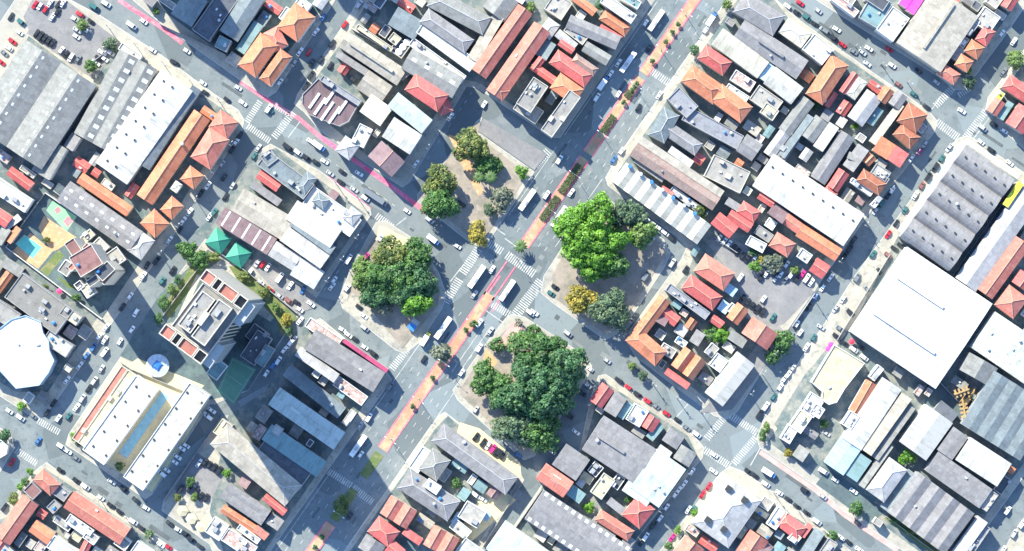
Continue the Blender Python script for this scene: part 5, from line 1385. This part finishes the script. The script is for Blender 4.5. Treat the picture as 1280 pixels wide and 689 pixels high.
cars('parked on left side of right hand street', 'u', '1156,180,w 1149,190,m 1139,198,w 1115,238,w 1110,245,k 1101,256,n 1094,264,w 1062,311,k 1067,300,k 1056,320,k 1038,347,w 1028,360,w 1019,371,b 1010,384,k 996,405,w 1000,416,w 988,420,g')
cars('parked on right side of right hand street', 'u', '1186,185,w 1177,198,n 1169,209,k 1160,221,k 1152,232,t 1144,244,w 1131,263,n 1120,279,k 1110,293,r 1091,318,n 1071,347,g 1053,374,w 1044,386,w 1017,422,n 1008,434,w 991,460,w 985,468,w 980,474,w 975,484,w 967,496,n 957,508,w 949,518,k')
cars('in forecourt of the huge white hall', 'v', '1118,311,k 1126,307,k 1110,319,t 1099,339,k,125 1083,361,g,125 1063,391,k,-40 1045,420,k 1055,429,k 1067,437,w 1080,447,w 1076,434,k 1026,409,w 1050,411,g', z=LZ)
cars('at the upper left crossing', 'v', '338,138,n 360,184,kd 373,191,w 383,197,k 395,203,k 406,202,w 413,217,w 399,183,wt 389,177,w')
cars('parked along shaded left street by red orange corner house', 'u', '300,169,k 295,178,w 290,187,k 278,205,w 280,222,k 260,232,w 251,242,k 237,265,w 229,276,w 225,287,k 212,300,w 211,302,w 196,326,k 184,332,k 179,345,w 163,370,w 153,384,k')
cars('parked on right side of the left street', 'u', '323,185,w 318,195,n 291,232,w 282,246,k 262,271,w 268,265,n 216,338,k 203,351,n 170,391,w')
cars('on the cross street by the magenta lane', 'v', '428,215,k 449,217,w 426,228,k 443,237,w 457,248,w 509,264,w 537,275,w 572,308,w 402,184,w 470,247,gl 542,300,wt 577,255,k')
cars('on the dark street by white halls', 'u', '563,146,w 605,131,w 520,205,w')
cars('parked in the canopy car park', 'u', '322,329,w 328,331,r 335,334,w 350,347,wd 363,357,w 379,362,b 312,341,w', z=LZ)
cars('parked along the garden wall car park', 'v', '326,353,w 338,362,r 350,370,w 361,376,t 371,378,k 375,387,w 389,380,w', z=LZ)
cars('on the shaded left street near octagon roof', 'u', '133,409,w 124,421,w 131,425,w 131,440,wd 150,427,w 117,434,b 108,445,b 100,457,w 84,475,w 67,504,k 59,516,k 165,412,w')
cars('parked beside pink and yellow terrace strip', 'u', '127,461,w 118,476,w 111,486,k 103,498,w 96,509,w 86,520,n 73,523,w')
cars('at the bottom left crossing', 'v', '42,520,g 26,522,w 12,514,w 48,551,b,55 15,578,r,55 6,634,k,55')
cars('parked on the shaded tower street', 'u', '375,401,w 367,425,w 362,430,w 355,438,w 348,451,w 342,456,b 333,467,w')
cars('parked in shade right of the white slabs', 'v', '258,517,w 265,513,w 261,521,w 233,557,w 227,560,w 222,571,w 218,577,w 208,587,w 203,592,w', z=.0)
cars('around the edge of the west park', 'u', '476,298,w 434,360,w 458,321,m 449,384,k,-35 455,395,w,-35 456,410,w,-35')
cars('parked on left side of street by white warehouse', 'u', '436,324,wd 418,350,w 415,358,w')
cars('parked along the magenta awning street', 'v', '428,412,w 444,424,k 436,419,w 467,442,k 456,434,w')
cars('under trees on the avenue', 'u', '532,423,yt 661,389,w,-35')
cars('on soil corner of the east park', 'v', '689,367,n 694,359,k 668,391,w')
cars('parked on the curved street below white sawtooth hall', 'v', '804,272,w 811,276,w 818,281,w 825,286,w 839,298,k 832,292,w')
cars('on the curved street beside the east park', 'u', '840,329,w 807,345,gd 814,301,w 857,337,k 787,404,gd')
cars('parked in upper row of the grey parking lot', 'u', '905,302,w 911,305,w 917,310,k 922,315,k 928,320,k 934,324,k 945,321,w 1003,343,m 1014,353,w 983,331,w 899,298,w 952,328,w 970,340,k 977,336,g 989,343,w 996,349,k 1008,348,w', z=LZ)
cars('parked in lower part of the grey parking lot', 'u', '958,342,w 963,337,w 976,343,w 934,378,k 940,382,k 946,386,k 953,390,k 954,374,w 966,397,n 928,373,k 925,347,w 951,347,k 969,349,w 982,349,g', z=LZ)
cars('driving on the right cross street', 'v', '710,417,w 759,451,w 663,391,w')
cars('parked below the right cross street', 'v', '737,461,w 773,475,k 785,484,r 797,493,k 809,501,r 820,508,g 833,517,r 847,525,k 858,535,g 871,543,w')
cars('parked along the bottom left street, upper kerb', 'v', '96,573,g 77,558,w 85,564,w 170,625,k 183,635,w 155,611,k 140,602,w 212,654,k 211,684,r 201,681,w 223,662,w 232,667,k 239,674,k 250,683,k')
cars('parked along the bottom left street, lower kerb', 'v', '76,588,k 96,601,k 107,608,w 126,622,w 139,632,k 150,640,k 167,652,w 177,660,k')
cars('parked in the small lot behind beige hall', 'u', '249,579,w 256,578,k 262,581,k 268,584,k 274,588,k 237,611,k 245,614,k 251,620,k 226,611,k 258,622,k', z=LZ)
cars('parked along the yellow yard lane', 'u', '595,546,k 604,553,k 610,557,w 616,561,m 622,566,k 628,570,k', z=LZ)
cars('in shade under the big south tree', 'v', '648,569,b 690,564,w 735,482,w 728,492,k 712,520,k 720,540,w')
cars('in yellow yard below long grey roof', 'v', '604,624,w 595,619,w 583,677,n', z=LZ)
cars('at the lower right crossing', 'v', '893,569,w 892,589,w 943,594,k 935,589,k 957,605,w 974,616,w 985,624,k 996,633,k 1008,641,k 1021,652,w 1006,613,k 1029,621,w 961,591,wt')
cars('parked right of the bottom right street', 'u', '886,608,r 878,618,r 860,637,w 867,637,n 840,672,m')
cars('parked in shade left of the bottom right street', 'u', '865,589,w 855,605,w 848,613,w 844,618,w 833,634,w 825,648,w 816,657,k 807,671,w 802,678,k')
cars('in dark yard below light blue roof', 'v', '1044,600,w 1029,589,wd 1067,614,w 1033,542,w', z=LZ)
cars('parked below the lower right road', 'v', '1072,654,k 1061,678,k 1051,672,w 1074,687,w')
cars('on the street in the lower right corner', 'u', '1259,638,w 1277,655,w 1267,667,w 1254,687,w')
print('vehicles', CARN[0])
# ---------------------------------------------------------------- trees
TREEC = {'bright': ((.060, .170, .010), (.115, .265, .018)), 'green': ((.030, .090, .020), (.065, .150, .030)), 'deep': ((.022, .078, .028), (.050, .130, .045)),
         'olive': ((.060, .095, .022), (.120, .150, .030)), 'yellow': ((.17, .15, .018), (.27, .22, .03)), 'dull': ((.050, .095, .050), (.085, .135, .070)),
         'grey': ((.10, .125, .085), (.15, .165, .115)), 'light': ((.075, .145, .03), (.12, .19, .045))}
def crown_mesh(rx, ry, h0, h1, cname, rnd, lump, dens, leaf, gap):
    """crown of many leaf-sized faces gathered in lumps inside an uneven dome"""
    m = MB(); rm = (rx + ry) / 2
    nl = max(4, int(dens * (rx * ry) / (lump * lump)))
    lumps = []
    for i in range(nl):
        for _ in range(12):
            a = rnd.uniform(0, 6.283); r = math.sqrt(rnd.uniform(0, 1))
            edge = .84 + .16 * math.sin(3 * a + rm) + rnd.uniform(-.06, .06)
            x, y = r * edge * math.cos(a), r * edge * math.sin(a)
            dome = math.sqrt(max(0, 1 - (r * .96) ** 2))
            z = h0 + (h1 - h0) * dome * rnd.uniform(.62, 1.0) - lump * .3
            L_ = (x * (rx - lump * .2), y * (ry - lump * .2), z)
            if all((L_[0] - q[0]) ** 2 + (L_[1] - q[1]) ** 2 > (lump * gap) ** 2 for q in lumps): break
        lumps.append((*L_, lump * rnd.choice((.45, .6, .8, 1.0, 1.2)), rnd.random()))
    for (x, y, z, r, sh) in lumps:
        cnt = int(r * r * 7.2 / (leaf * leaf))
        for k in range(cnt):
            v = Vector((rnd.gauss(0, 1), rnd.gauss(0, 1), rnd.gauss(.35, 1)))
            if v.z < -.4: v.z *= -.5
            v.normalize(); rr = r * rnd.uniform(.72, 1.08)
            p = Vector((x + v.x * rr, y + v.y * rr, z + v.z * rr * .8))
            n_ = (v + Vector((rnd.uniform(-.7, .7), rnd.uniform(-.7, .7), rnd.uniform(-.3, .8)))).normalized()
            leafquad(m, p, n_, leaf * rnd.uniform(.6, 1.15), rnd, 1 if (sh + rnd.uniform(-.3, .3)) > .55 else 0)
    return m, lumps
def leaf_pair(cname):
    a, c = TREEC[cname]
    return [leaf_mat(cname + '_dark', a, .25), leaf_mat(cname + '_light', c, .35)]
PROTO = {}
def tree(px, py, rx, ry, h, cname, label, name='tree', z=.14, lump=None, dens=3.3, gap=.58, sparse=False, ang=0.0):
    """px,py crown centre in the photograph, rx ry in photo pixels"""
    hc = h * .62
    p = P(px, py, hc); t = empty(name, (p.x, p.y, z)); pset(t, label, 'palm tree' if name == 'palm_tree' else 'tree', None)
    RX, RY = rx * S, ry * S
    big = RX > 5.6
    rnd = random.Random(int(px * 7 + py))
    if big:
        lump = lump or max(1.5, min(2.6, RX * .2)); leaf = .62 if RX < 12 else .72
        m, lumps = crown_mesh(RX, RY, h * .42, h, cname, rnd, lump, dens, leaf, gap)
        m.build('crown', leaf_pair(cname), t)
        m = MB(); tr = max(.3, RX * .045)
        m.tube((0, 0, -.1), (0, 0, h * .3), tr * 1.3, tr, 9)
        for q in rnd.sample(lumps, min(12, len(lumps))):
            mid = Vector((q[0] * .45, q[1] * .45, h * .3 + (q[2] - h * .3) * .55))
            m.tube((0, 0, h * .26), mid, tr * .6, tr * .3, 6); m.tube(mid, (q[0], q[1], q[2]), tr * .3, tr * .08, 5)
        m.build('trunk', M_BARK, t)
    else:
        key = (cname, sparse, int(px) % 3)
        if key not in PROTO:
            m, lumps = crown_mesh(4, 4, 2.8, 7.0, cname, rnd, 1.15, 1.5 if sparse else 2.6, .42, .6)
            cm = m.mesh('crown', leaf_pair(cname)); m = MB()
            m.tube((0, 0, -.1), (0, 0, 2.6), .24, .17, 8)
            for q in rnd.sample(lumps, min(8, len(lumps))): m.tube((0, 0, 2.3), (q[0], q[1], q[2]), .12, .03, 5)
            PROTO[key] = (cm, m.mesh('trunk', M_BARK))
        cm, tm = PROTO[key]
        k = RX / 4.0
        for n_, me in (('crown', cm), ('trunk', tm)):
            o = link(n_, me, t)
            o.scale = (k, RY / 4.0, h / 7.0)
        t.rotation_euler.z = rnd.uniform(0, 6.28) if abs(rx - ry) < 2 else 0
    return t
T = [
 # north plaza
 (587,183,25,21,13,'olive','broad olive green tree at top of the north plaza'), (550,228,22,22,14,'olive','olive crowned tree beside dark street on north plaza'),
 (551,254,24,24,15,'green','dense dark green round tree at left of north plaza'), (597,291,13,17,9,'yellow','yellow green tree at lower tip of north plaza'),
 (607,206,17,13,8,'green','dark spiky tree in the middle of north plaza'), (653,214,9,9,6,'bright','small bright green tree on right side of north plaza'),
 (622,208,9,8,6,'green','small green tree between broad olive tree and bright one'), (626,248,15,17,8,'grey','thin greyish bare looking tree on north plaza'), (612,262,8,9,6,'dull','small dull tree under the thin greyish tree'),
 # west park
 (488,318,24,22,14,'olive','olive topped tree at upper edge of west park'), (522,318,20,22,14,'green','green tree at upper right of west park'),
 (455,343,18,22,11,'light','light green tree at left edge of west park'), (497,345,30,24,16,'green','large green tree filling centre of west park'),
 (527,350,20,26,15,'deep','deep green tree at right side of west park'), (470,368,24,18,12,'deep','dark tree at lower left of west park'), (519,378,22,18,14,'bright','bright leaved round tree at bottom of west park'),
 (480,385,14,9,8,'grey','sparse grey tree at bottom tip of west park'),
 # east park
 (716,285,26,28,16,'bright','bright green tree left in the east park by avenue bus'), (745,268,28,26,17,'bright','brightest tall tree at top of the east park'),
 (748,318,26,24,15,'bright','bright green tree with broad clumps centre of east park'), (726,320,17,14,13,'bright','small bright tree between larger ones in the east park'),
 (772,298,22,13,13,'bright','flat bright tree reaching right in the east park'), (784,268,26,18,11,'dull','greyish thin crowned tree at upper right of east park'),
 (803,292,18,17,12,'light','light green round tree at right of the east park'), (740,340,18,12,12,'bright','bright low branch tree above yellow tree in east park'),
 (726,374,21,18,11,'yellow','yellowish tree at lower edge of the east park'), (763,388,27,27,13,'dull','dull green tree at lower tip of the east park'),
 (735,300,36,36,16,'bright','wide bright green crown filling the east park middle'), (765,330,22,20,12,'green','darker green tree in shade side of east park'),
 (475,345,26,24,14,'green','green tree between light left tree and park centre'), (508,365,26,22,15,'deep','deep tree below the centre of west park'), (545,250,20,24,13,'green','green tree on street side of north plaza'),
 (685,495,36,30,19,'deep','broad deep tree below centre of great south crown'), (630,490,22,22,13,'green','green tree at left edge of great south crown'),
 # south park
 (672,440,36,28,17,'green','green tree at top of the great south park crown'), (706,462,30,34,19,'deep','deep green tree at right of the great south crown'),
 (672,475,34,32,20,'deep','largest deep green tree in the south park'), (648,498,30,26,17,'deep','green tree at lower left of great south crown'),
 (695,495,24,26,16,'deep','shadowed deep green tree at lower right of south park'), (607,474,20,25,11,'green','dark tree beside avenue in the south park'),
 (644,534,30,24,13,'dull','dull green tree at bottom of the south park'), (675,540,30,26,13,'green','broad tree over parked cars below south park'), (622,431,10,10,7,'green','small dark tree at upper left of south park'), (667,414,9,9,7,'green','small dark tree at upper tip of south park'),
 (648,404,6,6,5,'grey','tiny grey tree at the south park corner'), (592,405,5,5,4,'green','tiny green tree on the median by right lanes'), (595,405,4,4,3,'bright','tiny bright shrub on the median'),
 # elsewhere
 (113,83,9,9,6,'green','round green tree in upper left car park corner'), (103,31,8,8,5,'light','small pale tree between cars in upper left lot'), (138,55,10,8,5,'dull','dull tree at right corner of upper left lot'),
 (195,14,5,5,4,'light','small green tree beside cycle lane at top'), (752,5,9,9,6,'deep','round tree at top edge between orange roofs'), (909,6,6,7,5,'light','small tree on avenue sidewalk at top'),
 (868,63,7,7,5,'deep','small dark tree on the avenue sidewalk near white hall'), (872,264,14,12,8,'olive','olive yard tree right of white sawtooth hall'), (890,417,13,11,7,'green','dark yard tree left of bright round tree'), (900,418,12,11,8,'bright','bright round yard tree above white double roof'),
 (978,426,16,15,9,'green','green street tree beside wide gabled house'), (966,445,12,11,8,'green','dark tree below street tree by the wide gabled house'), (968,328,15,13,7,'grey','bare brownish tree in the parking lot'),
 (944,332,8,8,5,'bright','small bright tree in the parking lot'), (955,324,8,7,5,'yellow','small yellow tree in the parking lot'), (993,338,6,6,4,'light','small light tree at right end of parking lot'), (942,315,7,6,4,'deep','dark small tree among parking lot cars'),
 (1133,571,11,10,7,'bright','bright yard tree beside white gable at lower right'), (1070,636,10,10,7,'green','street tree at shaded yard on lower right road'), (1040,670,9,7,5,'green','green tree over parked cars on lower right road'),
 (570,604,8,8,5,'green','round tree in dark courtyard at bottom'), (427,632,10,14,5,'olive','olive tree on the lower avenue median'), (735,634,7,8,5,'bright','bright yard tree beside big grey skylight roof'), (787,624,6,5,4,'green','small tree in red roof yard at bottom'),
 (1269,74,12,12,7,'light','spiky light green tree at right edge'), (1210,88,6,6,5,'bright','bright tree by corner house at top right'), (1212,103,9,8,6,'dull','dull tree at top right crossing'),
 (32,602,6,6,5,'green','first of street trees at bottom left crossing'), (38,589,5,5,4,'bright','bright small tree at bottom left crossing corner'), (25,608,5,5,4,'bright','small street tree left of purple flat roof'), (17,624,7,9,5,'olive','olive street tree left of orange red gable'),
 (5,545,9,10,7,'deep','dark tree beside white round roof at left edge'), (283,592,6,6,4,'bright','bright tree in lot behind beige hall'), (238,602,7,6,4,'green','small green tree in hexagon canopy yard'), (243,622,6,5,4,'light','pale small tree beside hexagon canopies'), (222,622,5,6,4,'olive','olive small tree at lot entrance bottom'),
 (186,668,7,6,4,'green','green tree at end of the bottom left street'), (138,660,5,5,4,'green','tiny tree on yard below long salmon roof'), (92,545,6,6,4,'bright','bright corner tree below yellow terrace strip'), (100,553,5,5,4,'olive','olive shrub tree at corner of white slab'), (27,508,6,6,4,'bright','bright small tree at octagon roof corner'),
 (150,583,7,6,4,'green','tree at foot of aqua pool'), (233,312,14,11,7,'green','street tree at corner of tower garden'), (247,326,14,12,7,'green','second garden tree below the street tree by canopies'), (266,322,11,7,5,'olive','olive garden tree beside green canopy'), (205,378,7,10,5,'green','narrow garden tree left of tower'), (214,362,6,8,5,'light','light garden tree left of tower'),
 (222,350,5,7,4,'deep','dark garden tree on left strip of tower'), (198,398,6,8,5,'green','lowest garden tree left of tower'), (305,345,9,6,4,'olive','olive shrub on garden path right of tower'), (330,365,8,7,4,'olive','second shrub on garden path right of tower'), (345,384,6,6,4,'light','light shrub near tower garden wall'), (358,400,7,9,5,'yellow','yellow green shrub at end of tower garden'), (362,415,5,7,4,'deep','dark shrub below the yellow green one'),
 (55,360,7,5,4,'olive','olive shrub on lawn below pool'), (95,372,7,5,4,'green','shrub near dark paving below purple block'), (100,306,5,4,3,'grey','shrub on ochre deck'), (58,300,6,4,3,'olive','olive shrub between court and pool'), (552,441,14,12,9,'grey','bare grey tree on avenue median above south park'), (790,458,6,5,4,'light','light sidewalk tree by orange L shaped house'), (803,470,7,6,5,'dull','dull sidewalk tree by orange hipped house'),
 (868,640,5,5,4,'bright','small bright tree among parked cars at bottom right'), (848,663,5,6,4,'bright','small palm like tree beside bottom right street'), (836,682,6,6,4,'green','green tree at bottom edge of bottom right street'), (953,545,5,9,5,'green','green sidewalk tree at lower right crossing'), (958,535,5,8,5,'light','light sidewalk tree at lower right crossing'), (985,566,6,6,4,'yellow','yellow garden tree below white terraces'),
 (1120,650,8,4,3,'green','low shrub at top of planted strip lower right'), (1142,665,8,4,3,'olive','olive shrub in middle of planted strip lower right'), (1070,158,6,4,4,'bright','bright tree between pale ribbed hall and grey sheds'), (994,119,5,5,4,'bright','small bright tree at end of white hall'), (437,123,5,4,4,'bright','small bright tree beside tiny orange roof'), (438,57,6,4,3,'olive','olive shrub along shaded yard edge'), (548,75,7,4,3,'olive','olive shrub between white panel rows'), (663,10,8,7,5,'light','pale yard tree near first red gable'), (1085,10,5,5,4,'deep','dark tree at top right yard'),
 (1030,530,6,6,4,'green','small tree by white terraces'), (1020,131,7,6,5,'deep','dark yard tree below long orange house'),
]
for q in T:
    q = list(q)
    if q[2] >= 13 and (660 < q[0] < 830 and 230 < q[1] < 420): q[4] *= 1.3       # the old trees of the two right hand parks stand tall
    if q[2] >= 18 and (600 < q[0] < 740 and 420 < q[1] < 560): q[4] *= 1.2
    tree(*q, sparse=q[5] == 'grey')
# palms on the plaza and the median
def palm(px, py, r, h, label):
    p = P(px, py, h); t = empty('palm_tree', (p.x, p.y, .14)); pset(t, label, 'palm tree')
    m = MB(); m.tube((0, 0, 0), (.2, .1, h), .22, .15, 8); m.build('trunk', M_BARK, t)
    rnd = random.Random(int(px)); m = MB()
    for k in range(13):
        a = k * 2 * math.pi / 13 + rnd.uniform(-.1, .1); pr = Vector((.2, .1, h)); d = Vector((math.cos(a), math.sin(a), 0)); sd_ = Vector((-d.y, d.x, 0)); w0 = .15
        for j in range(5):
            u = (j + 1) / 5; nx = Vector((.2, .1, h)) + d * r * S * u + Vector((0, 0, .9 * u * (1 - 1.5 * u) * r * S * .6)); w1 = .5 * math.sin(math.pi * min(.95, u)) + .08
            m.face([pr - sd_ * w0, nx - sd_ * w1, nx + Vector((0, 0, .12)), pr + Vector((0, 0, .12))]); m.face([pr + Vector((0, 0, .12)), nx + Vector((0, 0, .12)), nx + sd_ * w1, pr + sd_ * w0])
            pr, w0 = nx, w1
    m.build('crown', leaf_mat('palm', (.05, .10, .022)), t)
palm(650, 308, 9, 6, 'palm tree on the median at the central crossing')
palm(613, 222, 9, 8, 'palm tree in middle of north plaza')
palm(598, 222, 8, 7, 'palm tree left of another palm on north plaza')
for k, y in enumerate((30, 40, 52, 76, 104, 108, 112, 128, 412, 472, 508, 671, 684)):
    tree(*av(y, .5), 3.4, 3.4, 2.6, 'deep', 'small round shrub on the median, %s of the shrubs from the top' % (ORDS + ['seventeenth', 'eighteenth', 'nineteenth'])[k], name='shrub')
# ---------------------------------------------------------------- small sheds and lean-tos that fill the yards
def inside(p, poly):
    x, y = p; c = False; n = len(poly)
    for i in range(n):
        x1, y1 = poly[i]; x2, y2 = poly[(i + 1) % n]
        if (y1 > y) != (y2 > y) and x < (x2 - x1) * (y - y1) / (y2 - y1) + x1: c = not c
    return c
NOGO = [[(252,300),(280,280),(335,325),(310,350)], [(30,-5),(90,0),(155,52),(118,105),(20,40)], [(-10,60),(34,48),(0,100),(-20,110)], [(50,236),(185,325),(130,405),(0,315)], [(196,310),(262,300),(392,392),(312,520),(200,640),(95,560),(150,440)],
        [(875,295),(920,290),(1025,350),(985,420),(920,395)], [(308,325),(378,398),(400,385),(322,315)], [(208,625),(250,560),(290,590),(262,650)], [(570,522),(662,590),(645,605),(565,545)],
        [(870,520),(915,515),(990,420),(960,398),(935,435)], [(1000,420),(1130,295),(1150,320),(1060,470),(975,560),(950,545)], [(1155,455),(1225,520),(1190,530)], [(1035,580),(1085,615),(1060,640),(1020,600)],
        [(770,215),(800,185),(790,420),(845,330)], [(1095,640),(1110,635),(1190,690),(1170,705)]]
rf = random.Random(77)
COLN = {'fibre': 'grey', 'mauve': 'grey', 'pale': 'pale', 'dirty': 'dirty grey', 'concrete': 'beige', 'flatwhite': 'white', 'slate': 'slate', 'orange': 'orange', 'red': 'red', 'cream': 'cream', 'flatdark': 'dark', 'beige': 'beige', 'lilac': 'brownish', 'teal': 'teal', 'mottled': 'mottled'}
FIXED = list(FOOT)
names_used = set()
def overlap(p, grow, lst):
    for (o_, e_, n_, L_, W_, _) in lst:
        d = p - o_; s_ = d.dot(e_); t_ = d.dot(n_)
        if -grow < s_ < L_ + grow and -grow < t_ < W_ + grow: return True
    return False
made = 0
QUOTA = {'a': 16, 'b': 6, 'c': 22, 'f': 10, 'g': 12, 'h': 12, 'j': 68, 'm': 16, 'n': 8, 'o': 10, 'p': 14, 'q': 8, 'r': 5}
for bk in 'abcfghjmnopqr':
    poly = BLK[bk]
    xs = [p[0] for p in poly]; ys = [p[1] for p in poly]
    cx, cy = sum(xs) / len(xs), sum(ys) / len(ys)
    area = (max(xs) - min(xs)) * (max(ys) - min(ys))
    made_b = 0; quota = QUOTA.get(bk, 12)
    near_f = [f_ for f_ in FOOT if min(xs) - 60 < f_[0].x / S + 640 < max(xs) + 60 and min(ys) - 60 < 344.5 - f_[0].y / S < max(ys) + 60]
    ncap = 9000 if bk == 'j' else 2500
    for it in range(ncap):
        if made_b >= quota: break
        x, y = rf.uniform(max(-10, min(xs)), min(1290, max(xs))), rf.uniform(max(-10, min(ys)), min(700, max(ys)))
        a = (x, y)
        lw, dw = rf.choice(((16, 12), (20, 10), (14, 13), (24, 11))) if it < ncap * .35 else rf.choice(((14, 9), (18, 8), (11, 10), (10, 8))); lw *= rf.uniform(.8, 1.2); dw *= rf.uniform(.8, 1.2)
        ax_ = rf.random() < .5
        d1, d2 = (U, V) if ax_ else (V, Vector((-U.x, -U.y)))
        ok = True
        pts = []
        for i in range(6):
            for j in range(5):
                q = Vector(a) + d1 * lw * i / 5 + d2 * dw * j / 4; pts.append(q)
        for q in pts:
            if overlap(P(q.x, q.y), .25, near_f): ok = False; break
        if not ok: continue
        for q in (pts[0], pts[4], pts[-5], pts[-1], pts[14]):
            m5 = [q + d1 * 7, q - d1 * 7, q + d2 * 7, q - d2 * 7]
            if not all(inside((w.x, w.y), poly) for w in m5) or any(inside((q.x, q.y), g) for g in NOGO): ok = False; break
        if not ok: continue
        c = Vector(a) + d1 * lw / 2 + d2 * dw / 2
        if any((Vector(t_[:2]) - c).length < max(lw, dw) * .55 + max(t_[2], t_[3]) * .8 for t_ in T if t_[2] < 14): continue
        if any((Vector(t_) - c).length < max(lw, dw) * .55 + 4 for t_ in CARPOS): continue
        mk = rf.choice(('fibre', 'mauve', 'pale', 'dirty', 'concrete', 'flatwhite', 'slate', 'fibre', 'orange', 'red', 'cream', 'flatdark', 'beige', 'lilac', 'teal', 'flatwhite', 'concrete', 'mottled'))
        typ = F if ROOFC[mk][1] == 'flat' or mk == 'mottled' else rf.choice((Sd, Sd, G))
        if mk in ('orange', 'red'): typ = G
        wc = P(c.x, c.y)
        near = sorted(FIXED, key=lambda f_: ((f_[0] + f_[1] * f_[3] / 2 + f_[2] * f_[4] / 2) - wc).length)
        kind = {Sd: 'lean to', G: 'gabled shed', F: 'flat shed'}[typ]; lab = None
        for f_ in near[:5]:
            w8 = f_[5].split()
            full = '%s %s next to the %s' % (COLN[mk], kind, f_[5])
            if len(full.split()) <= 16 and full not in names_used: lab = full; break
        if not lab: continue
        names_used.add(lab)
        B('shed', lab, rf.uniform(2.9, 4.6), (typ, mk, a[0], a[1], a[0] + d1.x * lw, a[1] + d1.y * lw, dw, {'clut': 0 if lw < 16 else 1, 'par': .3}), group='small sheds in the yards')
        near_f.append(FOOT[-1]); made += 1; made_b += 1
print('fillers', made)
